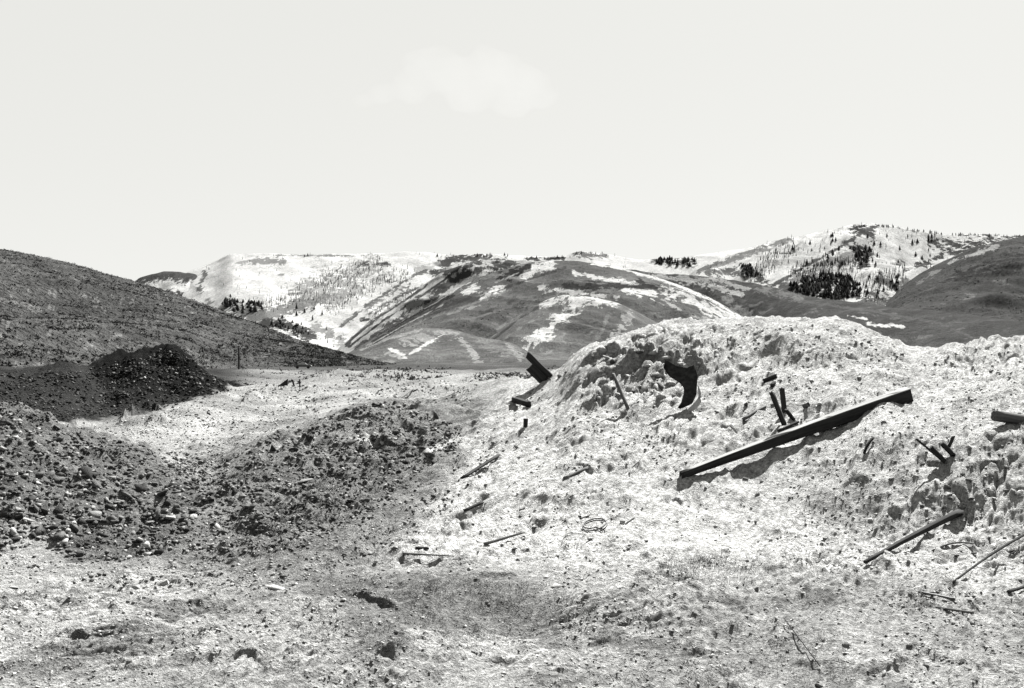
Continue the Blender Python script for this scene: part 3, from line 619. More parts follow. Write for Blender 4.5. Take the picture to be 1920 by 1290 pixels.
def conifer_geo(seed):
    r = np.random.default_rng(seed); Vv, Ff, tn = [], [], []
    k = 6
    for t in range(6):                                  # drooping tiers with ragged rims
        z0, z1 = .10 + t * .14, .10 + t * .14 + .24
        rad = .24 * (1 - t / 6.5)
        b = len(Vv); Vv.append((0, 0, min(z1, 1.0)))
        ph = r.random() * 6
        for q in range(k * 2):
            an = ph + q * math.pi / k
            rr = rad * (r.uniform(.8, 1.15) if q % 2 == 0 else r.uniform(.45, .65))
            Vv.append((rr * math.cos(an), rr * math.sin(an), z0 + r.uniform(-.03, .03)))
        for q in range(k * 2):
            Ff.append((b, b + 1 + q, b + 1 + (q + 1) % (k * 2)))
    b = len(Vv)
    for q in range(4):
        an = q * math.pi / 2; Vv += [(.025 * math.cos(an), .025 * math.sin(an), -.08), (.018 * math.cos(an), .018 * math.sin(an), .3)]
    for q in range(4):
        i, j = b + 2 * q, b + 2 * ((q + 1) % 4); Ff += [(i, j, j + 1), (i, j + 1, i + 1)]
    return np.array(Vv), np.array(Ff)
CON = [conifer_geo(s) for s in range(4)]
CON_ME = [mk_mesh('conifer', v, f, np.full(len(v), .010 + .005 * k)) for k, (v, f) in enumerate(CON)]
for me in CON_ME: me.materials.append(M_SCRUB)
def hill_pt(Hh, px, py):
    nr = Hh['nr']
    k = np.argmin((Hh['px'][:nr] - px) ** 2 + (Hh['py'][:nr] - py) ** 2)
    i, j = np.unravel_index(k, Hh['px'][:nr].shape)
    return np.array([Hh['x'][i, j], Hh['y'][i, j], Hh['z'][i, j]])
def tree(Hh, px, py, hpx, label, group):
    p = hill_pt(Hh, px, py); h = hpx / F * p[1]
    o = link('conifer_tree', CON_ME[int(rng.integers(4))]); o.location = p - np.array([0, 0, .02 * h])
    w_ = h * rng.uniform(1.0, 1.8); o.scale = (w_, w_, h); o.rotation_euler = (0, 0, rng.random() * 6.28)
    tag(o, label, 'tree', group)
def grove(name, Hh, poly, n, hpx, label):
    poly = np.array(poly); Vs, Fs, b = [], [], 0
    lo, hi = poly.min(0), poly.max(0); m = 0
    while m < n:
        q = lo + rng.random(2) * (hi - lo)
        if in_poly(np.array([q[0]]), np.array([q[1]]), poly)[0] < 0: continue
        p = hill_pt(Hh, *q); h = hpx * rng.uniform(.6, 1.25) / F * p[1]
        v, f = CON[int(rng.integers(4))]
        a = rng.random() * 6.28; xx, yy = rot(v[:, 0], v[:, 1], a)
        Vs.append(np.stack([xx * h * 1.7, yy * h * 1.7, v[:, 2] * h * .8], -1) + p + np.array([rng.normal() * 3, rng.normal() * 6, -.3])); Fs.append(f + b); b += len(v); m += 1
    Vv = np.concatenate(Vs)
    tag(link(name, mk_mesh(name, Vv, np.concatenate(Fs), np.repeat(rng.uniform(.008, .026, len(Vs)), [len(q) for q in Vs])), M_SCRUB), label, 'trees', kind='stuff')
grove('conifer_wood', H_rsnow, [(1478, 540), (1510, 522), (1545, 515), (1580, 518), (1612, 530), (1615, 555), (1560, 562), (1500, 552)], 300, 12, 'dense dark conifer wood at the foot of the right mountain')
grove('conifer_patch', H_snow, [(416, 572), (430, 556), (450, 566), (488, 570), (490, 584), (450, 590), (432, 580)], 60, 13, 'dark conifer patch low on the snow mountain at left')
grove('ridge_wood', H_snow, [(1232, 486), (1300, 488), (1300, 500), (1236, 498)], 60, 10, 'dark wood on the ridge left of the right mountain')
grove('gully_wood', H_rsnow, [(1598, 466), (1632, 466), (1620, 498), (1610, 500)], 36, 11, 'dark conifers filling the gully under the right summit')
grove('saddle_wood', H_rsnow, [(1380, 500), (1412, 498), (1425, 520), (1395, 518)], 34, 10, 'dark conifer clump in the saddle left of the right mountain')
grove('foot_wood', H_snow, [(500, 600), (545, 604), (585, 622), (560, 634), (510, 612)], 40, 9, 'dark conifers at the foot of the snow mountain by the left hill')
for k in range(60):
    px = rng.uniform(1596, 1920); py = np.interp(px, [1600, 1650, 1720, 1780, 1850, 1920], [425, 423, 431, 439, 441, 442])
    tree(H_rsnow, px, py + 1, rng.uniform(3, 6), *(('small dark conifer in the line on the right summit itself', 'conifers on the right summit') if px < 1720 else ('small dark conifer in the line descending right of the right summit', 'conifers right of the right summit')))
for k in range(46):
    px = rng.uniform(1510, 1760); py = rng.uniform(440, 500)
    if py < np.interp(px, [1510, 1600, 1760], [455, 432, 440]): continue
    tree(H_rsnow, px, py, rng.uniform(6, 11), 'single dark conifer on the snow face of the right mountain', 'conifers scattered over the right snow face')
for k in range(26):
    tree(H_rsnow, rng.uniform(1620, 1700), rng.uniform(515, 552), rng.uniform(6, 11), 'dark conifer beside the wood at the right mountain foot', 'conifers beside the right wood')
for a, b, y0, n, wh in [(885, 960, 479, 16, 'in the dotted row left of the domed hill top'), (985, 1058, 484, 18, 'in the close row just above the domed hill'), (810, 850, 478, 5, 'in the thin row above the streaked spur'),
                        (1075, 1130, 475, 9, 'in the row right of the domed hill top'), (560, 580, 478, 3, 'on the bare left part of the snow mountain crest'), (700, 730, 496, 5, 'in the clump under the snow mountain crest'), (665, 680, 512, 2, 'in the pair on the snow rib left of the clump')]:
    for k in range(n):
        tree(H_snow, rng.uniform(a, b), y0 + rng.uniform(-1, 3), rng.uniform(3, 6.5), 'small dark conifer ' + wh, 'conifers ' + wh)
for px, py in [(555, 580), (557, 592), (570, 585), (590, 580), (605, 592), (585, 600), (530, 596), (566, 610), (780, 555), (765, 566), (1485, 468), (1488, 472)]:
    tree(H_snow if px < 1400 else H_rsnow, px, py, rng.uniform(7, 11), 'lone conifer low on the snow slope of a mountain', 'lone conifers on the snow')

n_ = 2200; q_ = rng.uniform(380, 1080, n_); d_ = 1 / rng.uniform(1 / 290, 1 / 62, n_)
k_ = (fbm(q_, 3000 / d_ * 4, 90, 3, 66) > -.1) & ~((d_ < 150) & (q_ < 640) & (rng.random(n_) < .7)); q_, d_ = q_[k_], d_[k_]
tri_cloud('flat_scrub', np.stack([(q_ - 960) / F * d_, d_, gz(q_, d_)], -1), rng.uniform(.15, .45, len(q_)) * np.sqrt(d_ / 100), 6, .035, .08, 'low scrub dotted over the far valley flat', 'scrub')

# ------------------------------------------------------------------ stones
import bmesh
def rock_shape(seed, fine=False):
    """angular broken lump: hull of random points"""
    r = np.random.default_rng(seed); n = 15 if fine else 9
    p = r.normal(size=(n, 3)); p /= np.linalg.norm(p, axis=1, keepdims=True); p *= r.uniform(.75, 1.1, (n, 1)) * r.uniform(.6, 1.25, 3)
    p[:, 2] *= .7
    bm = bmesh.new(); vs = [bm.verts.new(q) for q in p]
    res = bmesh.ops.convex_hull(bm, input=vs)
    bmesh.ops.delete(bm, geom=[v for v in bm.verts if not v.link_faces], context='VERTS')
    bmesh.ops.triangulate(bm, faces=bm.faces); bm.normal_update(); bm.verts.index_update()
    v = np.array([q.co[:] for q in bm.verts]); f = np.array([[q.index for q in t.verts] for t in bm.faces]); bm.free()
    return v, f
ROCKS = [rock_shape(s) for s in range(14)]
TONES = (.035, .07, .13, .25)
ROCK_ME = {}
for s in range(9):
    for ti, tv in enumerate(TONES):
        v, f = rock_shape(100 + s, True)
        me = mk_mesh('stone', v, f, np.full(len(v), tv)); me.materials.append(M_STONE); ROCK_ME[s, ti] = me
def sample_zone(poly, n, dmax=33, dens=None):
    """points spread evenly over the photo area of a zone, dropped on the ground"""
    poly = np.array(poly, float); lo, hi = poly.min(0), poly.max(0); out = []
    while len(out) < n:
        q = lo + rng.random((4 * n, 2)) * (hi - lo)
        ok = in_poly(q[:, 0], q[:, 1], poly) > 0
        if dens is not None: ok &= rng.random(len(q)) < dens(q[:, 0], q[:, 1])
        out += list(map(tuple, q[ok]))
    return out[:n]
# visible-distance map so that many lookups stay cheap
VY = np.arange(560, 1330, 2.0); VIS = np.zeros((len(VY), len(cols)))
PYf = rowpix(Z); RM = np.minimum.accumulate(PYf, axis=0)
for j in range(len(cols)):
    k = np.searchsorted(-RM[:, j], -VY); VIS[:, j] = rows[np.clip(k, 0, len(rows) - 1)]
def spots(pts):
    q = np.array(pts); j = np.clip(np.searchsorted(cols, q[:, 0]), 0, len(cols) - 1); i = np.clip(((q[:, 1] - 560) / 2).astype(int), 0, len(VY) - 1)
    d = VIS[i, j] * rng.uniform(.997, 1.003, len(q))
    return np.stack([(q[:, 0] - 960) / F * d, d, gz(q[:, 0], d)], -1), d
def stones(parent, poly, n, size_px, tw, dens=None):
    P, d = spots(sample_zone(poly, n, dens=dens))
    for p, dd in zip(P, d):
        if dd > 80: continue
        s = size_px[0] + (size_px[1] - size_px[0]) * rng.random() ** 2.2
        r = s * .5 / F * dd
        o = link('stone', ROCK_ME[int(rng.integers(9)), int(rng.choice(4, p=tw))], parent=parent)
        o.location = p + np.array([0, 0, r * .12]); o.scale = (r * rng.uniform(.8, 1.3), r * rng.uniform(.8, 1.2), r * rng.uniform(.65, 1.05))
        o.rotation_euler = (rng.normal() * .35, rng.normal() * .35, rng.random() * 6.28)
def rubble(name, poly, n, size_px, tlo, thi, label, dens=None, dmax=90, sq=2.0):
    P, d = spots(sample_zone(poly, n, dens=dens))
    ok = d < dmax; P, d = P[ok], d[ok]; n = len(P)
    r = (size_px[0] + (size_px[1] - size_px[0]) * rng.random(n) ** sq) * .5 / F * d
    kind = rng.integers(0, len(ROCKS), n); VV, FF, TT, off = [], [], [], 0
    for k, (base, f) in enumerate(ROCKS):
        w = kind == k; m = int(w.sum())
        a, b = rng.random(m) * 6.28, rng.normal(size=m) * .5
        ca, sa, cb, sb = np.cos(a), np.sin(a), np.cos(b), np.sin(b)
        x, y, z = base[:, 0], base[:, 1], base[:, 2]
        x, z = cb[:, None] * x - sb[:, None] * z, sb[:, None] * x + cb[:, None] * z
        x, y = ca[:, None] * x - sa[:, None] * y, sa[:, None] * x + ca[:, None] * y
        q = np.stack([x, y, z * .85], -1) * r[w][:, None, None] + P[w][:, None, :] + np.array([0, 0, 1]) * (r[w] * .12)[:, None, None]
        VV.append(q.reshape(-1, 3)); FF.append((f[None] + (np.arange(m) * len(base))[:, None, None] + off).reshape(-1, 3)); off += m * len(base)
        TT.append(np.exp(rng.uniform(math.log(tlo), math.log(thi), m)).repeat(len(base)))
    Vv, Ff, tn = np.concatenate(VV), np.concatenate(FF), np.concatenate(TT)
    tag(link(name, mk_mesh(name, Vv.reshape(-1, 3), Ff, tn), M_STONE), label, 'rubble', kind='stuff')
P_HEAP = [(-420, 690), (0, 775), (130, 812), (200, 850), (300, 890), (410, 935), (360, 985), (320, 1035), (250, 1055), (130, 1050), (70, 1020), (0, 1045), (-420, 1075)]
P_HLOW = [(-60, 900), (150, 880), (330, 930), (380, 960), (330, 1035), (240, 1052), (120, 1045), (90, 1010), (0, 1030)]
P_RIDGE = [(300, 860), (430, 860), (500, 818), (600, 782), (690, 758), (770, 760), (860, 800), (870, 830), (800, 880), (700, 960), (560, 1030), (400, 1060), (340, 1040), (400, 960)]
P_MOUND = [(600, 1010), (720, 950), (900, 800), (1030, 710), (1110, 665), (1300, 612), (1560, 604), (1740, 668), (1990, 640), (1990, 1100), (1500, 1070), (1100, 1060), (800, 1050)]
P_FORE = [(-80, 1050), (300, 1060), (600, 1050), (1100, 1065), (1990, 1110), (1990, 1310), (-80, 1310)]
P_MID = [(90, 800), (250, 790), (400, 745), (520, 725), (900, 712), (880, 760), (700, 752), (600, 775), (500, 812), (420, 858), (250, 830)]
stones(G['spoil_heap'], P_HLOW, 190, (9, 34), (.55, .3, .1, .05))
stones(G['spoil_heap'], P_HEAP, 90, (8, 20), (.55, .3, .1, .05))
stones(G['rubble_ridge'], P_RIDGE, 150, (8, 22), (.5, .35, .1, .05))
stones(G['ground'], P_FORE, 120, (8, 20), (0, .1, .4, .5))
stones(G['earth_mound'], [(1085, 690), (1120, 662), (1190, 640), (1300, 650), (1350, 700), (1300, 720), (1240, 760), (1110, 770)], 40, (9, 26), (0, .05, .3, .65))
stones(G['earth_mound'], [(1640, 985), (1760, 900), (1920, 820), (1920, 930), (1720, 1000)], 30, (8, 20), (0, .1, .4, .5))
stones(G['earth_mound'], P_MOUND, 110, (7, 17), (.02, .08, .3, .6))
stones(G['spoil_pile'], [(210, 680), (320, 655), (400, 705), (430, 735), (300, 738), (230, 725)], 90, (4, 11), (.55, .25, .1, .1))
rubble('heap_rubble', P_HEAP, 6200, (4, 18), .025, .2, 'loose dark rubble covering the left heap')
rubble('ridge_rubble', P_RIDGE, 3200, (3.5, 13), .03, .2, 'loose dark rubble over the low middle ridge')
rubble('spilled_rubble', [(250, 1030), (420, 930), (640, 850), (880, 800), (960, 830), (840, 960), (700, 1060), (520, 1110), (300, 1110), (60, 1080), (0, 1070), (0, 1040)], 1500, (3, 13), .04, .2, 'loose stones spilled in front of the dark heap and ridge', sq=2.2)
rubble('saddle_rubble', [(120, 812), (200, 822), (265, 838), (340, 850), (430, 855), (430, 930), (340, 905), (220, 870)], 900, (3, 12), .02, .14, 'loose dark stones between the left heap and the low ridge')
rubble('bank_rubble', [(-100, 700), (150, 700), (320, 655), (440, 735), (300, 770), (100, 795), (-100, 790)], 3600, (3, 10), .008, .09, 'loose dark lumps over the far spoil pile and bank')
rubble('mound_pebbles', P_MOUND, 4600, (2.5, 10), .11, .3, 'scattered clods and pebbles over the pale mound', dens=lambda x, y: .25 + .75 * (fbm(x, y, 120, 3, 55) > -.05), sq=2.7)
rubble('foreground_pebbles', P_FORE, 6000, (2.2, 11), .09, .28, 'scattered clods and pebbles on the foreground dirt', dens=lambda x, y: .25 + .75 * (fbm(x, y, 150, 3, 56) > -.05), sq=2.6)
rubble('flat_pebbles', P_MID, 2000, (2.5, 8), .03, .3, 'scattered lumps on the pale flat in the middle distance')

# ------------------------------------------------------------------ timber, sticks and scrap
def frame_from(ax, up=Vector((0, 0, 1))):
    x = ax.normalized(); y = up.cross(x)
    if y.length < 1e-4: y = Vector((0, 1, 0)).cross(x)
    y.normalize(); z = x.cross(y)
    return Matrix((x, y, z)).transposed()
def beam(name, p0, p1, w, h, mat, seed=0, n=10, sides=4, taper=(1, 1), bend=0.0, jag=.25, rnd=.04, parent=None):
    """worn timber: sides=4 gives a board or squared beam, more sides a pole; ends broken"""
    r = np.random.default_rng(seed); L = (p1 - p0).length
    if sides == 4:
        prof = np.array([(-.5, -.42), (-.42, -.5), (.42, -.5), (.5, -.42), (.5, .42), (.42, .5), (-.42, .5), (-.5, .42)])
    else:
        an = np.arange(sides) * 2 * math.pi / sides; prof = np.stack([np.cos(an), np.sin(an)], -1) * .5
    k = len(prof); Vv, Ff = [], []
    for i in range(n + 1):
        t = i / n; s = taper[0] + (taper[1] - taper[0]) * t
        off = bend * math.sin(math.pi * t)
        for q, (a, b) in enumerate(prof):
            e = (r.uniform(-1, 1) * jag * w if i in (0, n) else 0)
            Vv.append((t * L + e, a * w * s * (1 + r.normal() * rnd) , b * h * s * (1 + r.normal() * rnd) + off))
    for i in range(n):
        for q in range(k):
            a, b = i * k + q, i * k + (q + 1) % k
            Ff += [(a, b, b + k), (a, b + k, a + k)]
    for base, rev in ((0, True), (n * k, False)):
        c = len(Vv); Vv.append(tuple(np.mean([Vv[base + q] for q in range(k)], 0)))
        for q in range(k):
            a, b = base + q, base + (q + 1) % k
            Ff.append((c, b, a) if rev else (c, a, b))
    o = link(name, mk_mesh(name, np.array(Vv), np.array(Ff), None, sides > 4), mat, parent)
    m = frame_from(p1 - p0).to_4x4(); m.translation = p0
    o.matrix_world = m
    return o
def on(px, py, up): return at(px, py, up)
def stick(name, a, b, w, mat, label, cat, up=(.02, .02), sides=4, seed=0, h=None, **kw):
    """a piece lying on the ground between two photo points; w in photo pixels"""
    A, B = at(a[0], a[1]), at(b[0], b[1])
    # keep both ends on the same piece of ground even if a lookup jumps over a lip
    wm = w / F * (A.y + B.y) / 2
    A.z += up[0]; B.z += up[1]
    o = beam(name, A, B, wm, h / F * A.y if h else wm, mat, seed, sides=sides, **kw)
    return tag(o, label, cat)

# the long squared pole lying across the mound
A, B = at(1278, 893), at(1704, 752)
gap = [gxy(A.x + (B.x - A.x) * t, A.y + (B.y - A.y) * t - .08) - (A.z + (B.z - A.z) * t) for t in np.linspace(.1, .97, 30)]
lift_ = float(np.percentile(gap, 80)) + .08; A.z += min(lift_, .06) * .3; B.z += lift_
root = bpy.data.objects.new('timber_pole', None); COL.objects.link(root); root.location = A
tag(root, 'long squared timber lying across the pale mound with a black shadowed face', 'timber')
def child_beam(name, A_, B_, base_, *args, **kw):
    q = beam(name, A_ - base_, B_ - base_, *args, parent=kw.pop('parent'), **kw)
    m = frame_from(B_ - A_).to_4x4(); m.translation = A_ - base_; q.matrix_basis = m
    return q
child_beam('beam', A, B, A, .20, .26, M_WOOD_D, 3, n=26, sides=4, taper=(.4, 1.0), bend=.02, jag=.2, rnd=.035, parent=root)  # body coloured near black to carry the shade on its face
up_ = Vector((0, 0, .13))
child_beam('lit_top', A + up_ * .40, B + up_ * 1.0, A, .205, .016, M_WOOD, 4, n=22, sides=4, taper=(.5, 1.0), bend=.02, jag=.3, rnd=.05, parent=root)  # thin paler strip paints in the sunlight along the top
# pole cut by the right edge
B = at(1990, 812); A = lift(1864, 779, at(1866, 800).y - .05)
B = lift(1990, 800, A.y + .25)
o = beam('pipe_log', A, B, .16, .17, M_WOOD_M, 5, n=8, sides=12, jag=.05, rnd=.02)
tag(o, 'short grey log jutting in from the right edge above its shadow', 'log')
stick('timber_plank', (1622, 1062), (1800, 966), 13, M_WOOD_D, 'dark split pole half buried in the dirt below the long timber', 'pole', (.05, .04), sides=4, seed=8, taper=(.4, .9), bend=.015, n=14)
stick('thin_branch', (1787, 1095), (1930, 1008), 6, M_WOOD_D, 'thin dark branch lying near the right edge in front of the split pole', 'branch', (.02, .07), sides=7, seed=9, taper=(.6, 1), bend=.03)

# broken posts standing on the mound above the pole
def post(a, b, w, mat, label, lean=.1, seed=0, name='broken_post', cat='post'):
    f = at(b[0], b[1]); p1 = lift(a[0], a[1], f.y + lean); f = f - Vector((0, 0, .06))
    return tag(beam(name, f, p1, w / F * f.y, w / F * f.y * .8, mat, seed, n=5, jag=.35), label, cat)
post((1447, 736), (1473, 796), 10, M_WOOD_D, 'taller dark broken post leaning left above the long pole', .12, 21)
post((1466, 729), (1472, 772), 8, M_WOOD_D, 'shorter dark broken post standing behind the leaning one', .1, 22)
post((1474, 769), (1492, 786), 7, M_WOOD_D, 'short dark stub propped against the two broken posts', -.05, 23, 'wood_stub', 'stub')
stick('wood_chunk', (1431, 719), (1456, 708), 8, M_WOOD_D, 'dark wedge of wood lying just above the broken posts', 'wood', (.04, .04), seed=24, n=4)
stick('wood_block', (1447, 727), (1452, 721), 6, M_WOOD_D, 'tiny dark block just above the taller broken post', 'wood', (.04, .04), seed=25, n=3)
stick('lath', (1459, 811), (1497, 795), 4, M_WOOD_D, 'thin dark lath lying between the broken posts and the long pole', 'lath', (.03, .04), seed=26, n=5)
stick('lath', (1393, 790), (1435, 765), 5, M_WOOD_M, 'thin lath lying on the mound left of the broken posts', 'lath', (.03, .03), seed=27, n=5)
# tin can
p = at(1507, 765); r = 5 / F * p.y
def lathe(name, prof, mat, n=16, parent=None):
    Vv, Ff = [], []
    for rr, zz in prof:
        for q in range(n): Vv.append((rr * math.cos(q * 2 * math.pi / n), rr * math.sin(q * 2 * math.pi / n), zz))
    for i in range(len(prof) - 1):
        for q in range(n): Ff.append((i * n + q, i * n + (q + 1) % n, (i + 1) * n + (q + 1) % n, (i + 1) * n + q))
    return link(name, mk_mesh(name, np.array(Vv), np.array(Ff), None, True), mat, parent)
o = lathe('tin_can', [(0, 0), (r * .95, 0), (r, .01), (r * .93, r * .5), (r, r * .9), (r * .93, r * 1.5), (r, r * 2.2), (r * .88, r * 2.2), (r * .86, r * .2), (0, r * .2)], M_RUST)
o.location = p + Vector((0, 0, .03)); o.rotation_euler = (1.2, .3, .6)
tag(o, 'small round rusty can beside the broken posts', 'can')

# bent black belt from the broken crust; its arm paints a shaded hollow black
out = [(1247, 674), (1268, 686), (1288, 690), (1301, 684), (1308, 704), (1307, 722), (1306, 740), (1298, 757), (1276, 767)]
inn = [(1244, 690), (1255, 706), (1268, 714), (1277, 720), (1282, 728), (1282, 735), (1280, 744), (1277, 755), (1270, 765)]
d0 = at(1278, 772).y
root = bpy.data.objects.new('bent_sheet', None); COL.objects.link(root); root.location = at(1278, 772)
tag(root, 'bent black sheet hanging out of the broken crust of the pale mound, its arm standing in for a shaded hollow', 'scrap sheet')
Vv, Ff = [], []
n = len(out)
for th in (0, .025):
    for i in range(n):
        t = i / (n - 1); dd = d0 + .02 + .55 * (1 - t) + th
        md = ((out[i][0] + inn[i][0]) / 2, (out[i][1] + inn[i][1]) / 2)
        Vv += [lift(*out[i], dd - .02) - root.location, lift(*md, dd + .05) - root.location, lift(*inn[i], dd - .05) - root.location]
s = 3 * n
for i in range(n - 1):
    for c in (0, 1):
        a = 3 * i + c
        Ff += [(a, a + 1, a + 4, a + 3), (s + a + 3, s + a + 4, s + a + 1, s + a)]
    Ff += [(3 * i, 3 * i + 3, s + 3 * i + 3, s + 3 * i), (3 * i + 2, s + 3 * i + 2, s + 3 * i + 5, 3 * i + 5)]
for i in (0, n - 1):
    for c in (0, 1):
        a = 3 * i + c; Ff.append((a, s + a, s + a + 1, a + 1))
link('belt', mk_mesh('belt', np.array([tuple(v) for v in Vv]), np.array(Ff), None, True), M_BLACK, root)
# rolled rim on its lower right side, coloured pale to look sunlit
rim = [(1309, 722), (1313, 738), (1310, 752), (1302, 763), (1290, 771), (1274, 777)]
def tube(name, pts, rad, mat, parent=None, n=8, thin=False):
    pts = [Vector(p) for p in pts]; Vv, Ff = [], []
    for i, p in enumerate(pts):
        tan = (pts[min(i + 1, len(pts) - 1)] - pts[max(i - 1, 0)]); m = frame_from(tan)
        for q in range(n):
            an = q * 2 * math.pi / n; rr = rad * (.15 + math.sin(math.pi * i / (len(pts) - 1)) * rng.uniform(.8, 1.1)) if thin else rad; Vv.append(tuple(p + m @ Vector((0, math.cos(an) * rr, math.sin(an) * rr))))
    for i in range(len(pts) - 1):
        for q in range(n):
            a, b = i * n + q, i * n + (q + 1) % n; Ff.append((a, b, b + n, a + n))
    Ff = [f for f in Ff]
    me = mk_mesh(name, np.array(Vv), np.array(Ff), None, True)
    return link(name, me, mat, parent)
tube('rolled_rim', [lift(x, y, d0 - .02 + .01 * k) - root.location for k, (x, y) in enumerate(rim)], .05, M_PALE, root, thin=True)
post((1149, 700), (1180, 766), 6, M_WOOD_M, 'thin grey stake leaning against the broken crust left of the black sheet', .2, 31, 'thin_stake', 'stake')
# pale bright stone by the sheet
def single_stone(px, py, wpx, hpx, tone_i, label, seed, name='stone_block'):
    p = at(px, py); r = .5 / F * p.y
    o = link(name, ROCK_ME[seed % 9, tone_i]); o.location = p + Vector((0, 0, hpx * r * .3)); o.scale = (wpx * r * 1.15, wpx * r, hpx * r * 1.2); o.rotation_euler = (0, .15, seed)
    return tag(o, label, 'stone')
single_stone(1311, 684, 13, 12, 3, 'small white stone lodged above the bent black sheet', 1)
for k_, (px_, py_, w_, h_, lb_) in enumerate([(1226, 664, 24, 14, 'pale crust block over the tip of the bent black sheet'), (1252, 672, 30, 13, 'pale crust block on the upper edge of the bent black sheet'), (1276, 684, 24, 12, 'pale crust block in the crook of the bent black sheet'),
                                        (1236, 706, 24, 14, 'pale clod under the tip of the bent black sheet'), (1258, 722, 26, 18, 'pale clod tucked under the arm of the bent black sheet')]):
    single_stone(px_, py_, w_, h_, 3, lb_, 3 + k_, 'crust_block')
single_stone(255, 1104, 26, 20, 3, 'pale clod at the left end of the broken row in the left foreground', 2, 'clod')
single_stone(310, 1098, 30, 20, 3, 'pale clod in the middle of the broken row in the left foreground', 3, 'clod')
single_stone(1045, 1100, 30, 12, 3, 'flat pale stone in the centre foreground below the wire ring', 4)
single_stone(1544, 806, 24, 14, 3, 'pale lump lying in the shadow under the long pole', 5, 'clod')
single_stone(515, 1104, 34, 12, 3, 'flat pale stone lying alone left of centre in the foreground', 6)
single_stone(50, 978, 28, 16, 3, 'pale slab on the lower edge of the left rubble heap', 7)
single_stone(318, 974, 34, 16, 3, 'bright slab at the right foot of the left rubble heap', 8)
single_stone(1857, 926, 12, 20, 3, 'small upright white stone right of the split pole', 9)
single_stone(570, 905, 34, 16, 2, 'grey flat boulder on the low middle ridge', 10)
single_stone(1130, 660, 26, 20, 3, 'pale block of crust on the left shoulder of the mound', 12)

# leaning timbers on the skyline at the mound's left foot
root = bpy.data.objects.new('leaning_planks', None); COL.objects.link(root)
base = at(1025, 712); root.location = base
tag(root, 'dark planks leaning up at the left foot of the pale mound', 'planks')
def rel(px, py, d): return lift(px, py, d) - base
for k, (a, b, w) in enumerate([((989, 665), (1036, 711), 12), ((994, 688), (1022, 716), 18)]):
    A, B = rel(b[0], b[1], base.y + .05 * k), rel(a[0], a[1], base.y + .25 - .03 * k)
    q = beam('plank', A, B, .10, w / F * base.y, M_WOOD_D, 40 + k, n=6, jag=.5, parent=root)
    m = frame_from(B - A, Vector((0, 0, 1))).to_4x4(); m.translation = A; q.matrix_basis = m
stick('dark_board', (964, 757), (991, 764), 10, M_WOOD_D, 'short black board lying below the leaning planks', 'board', (.10, .08), seed=44, n=4)
post((986, 784), (985, 800), 7, M_WOOD_D, 'small black spike of wood below the short black board', .02, 45, 'wood_spike', 'spike')
stick('dark_board', (866, 897), (935, 853), 7, M_WOOD_D, 'dark board lying on the left flank of the mound', 'board', (.0, .0), seed=46, n=6, h=4)
stick('flat_board', (757, 1040), (851, 1044), 7, M_WOOD_M, 'flat dark board at the mound foot, the nearer of two', 'board', (.015, .01), seed=47, n=8, taper=(1, .4), h=4)
stick('flat_board', (716, 1020), (800, 1030), 10, M_WOOD_D, 'flat dark board at the mound foot, the farther of two', 'board', (.01, .01), seed=48, n=8, h=4)
stick('grey_stick', (908, 1023), (983, 1005), 6, M_WOOD_M, 'grey stick lying left of the wire ring', 'stick', (.02, .05), seed=49, n=8, sides=7, taper=(1, .6))
stick('grey_stick', (1057, 899), (1102, 880), 5, M_WOOD_M, 'grey stick lying up the mound above the wire ring', 'stick', (.02, .03), seed=50, n=6, sides=7)
stick('grey_stick', (870, 960), (905, 944), 6, M_WOOD_D, 'small dark stick on the mound flank left of the wire ring', 'stick', (.02, .02), seed=51, n=5, sides=7)
stick('iron_rod', (1722, 1113), (1791, 1127), 5, M_RUST, 'dark iron rod lying in the right foreground above a dead tuft', 'rod', (.02, .02), seed=52, n=6, sides=7)
stick('iron_rod', (1755, 1142), (1824, 1153), 5, M_WOOD_M, 'grey rod lying in the right foreground below a dead tuft', 'rod', (.02, .02), seed=53, n=6, sides=7)
stick('long_twig', (1470, 1165), (1538, 1256), 2.2, M_WOOD_D, 'long thin dark twig in the bottom foreground right of centre', 'twig', (.03, .03), seed=54, n=8, sides=5)
stick('grey_stick', (1620, 853), (1638, 826), 6, M_WOOD_D, 'dark curved stick just below the long pole', 'stick', (.02, .05), seed=56, n=6, sides=6, bend=.03)
stick('root_piece', (1748, 1036), (1825, 1022), 3.5, M_WOOD_M, 'thin curved root between the split pole and the branch', 'root', (.02, .02), seed=58, n=8, sides=6, bend=.05)
stick('root_piece', (1790, 1046), (1830, 1040), 3.5, M_WOOD_D, 'short root just below the thin curved root', 'root', (.02, .02), seed=59, n=5, sides=6)
stick('grey_stick', (1890, 1113), (1925, 1104), 6, M_WOOD_D, 'dark stick end at the right edge below the thin branch', 'stick', (.02, .03), seed=60, n=4, sides=6)
stick('grey_stick', (1575, 1036), (1600, 1030), 4, M_WOOD_M, 'short stick left of the lower end of the split pole', 'stick', (.015, .02), seed=61, n=4, sides=6)
stick('grey_stick', (740, 757), (775, 730), 4, M_WOOD_M, 'thin pale pole lying behind the low dark ridge', 'stick', (.05, .05), seed=62, n=4, sides=6)
# loose sticks scattered over the slope
for k in range(26):
    px, py = sample_zone(P_MOUND, 1)[0]
    if py < 690: continue
    a = rng.normal(.6, .25); L = rng.uniform(8, 20)
    A = at(px, py); B = at(px + L * math.cos(a), py - L * math.sin(a))
    if (A - B).length > .6: continue
    o = beam('splinter', A + Vector((0, 0, .008)), B + Vector((0, 0, .015)), rng.uniform(.010, .024), .014, (M_WOOD_M, M_WOOD_D)[k % 2], 300 + k, n=3, sides=5)
    tag(o, 'small splinter of wood lying on the pale mound', 'splinter', 'splinters on the pale mound')

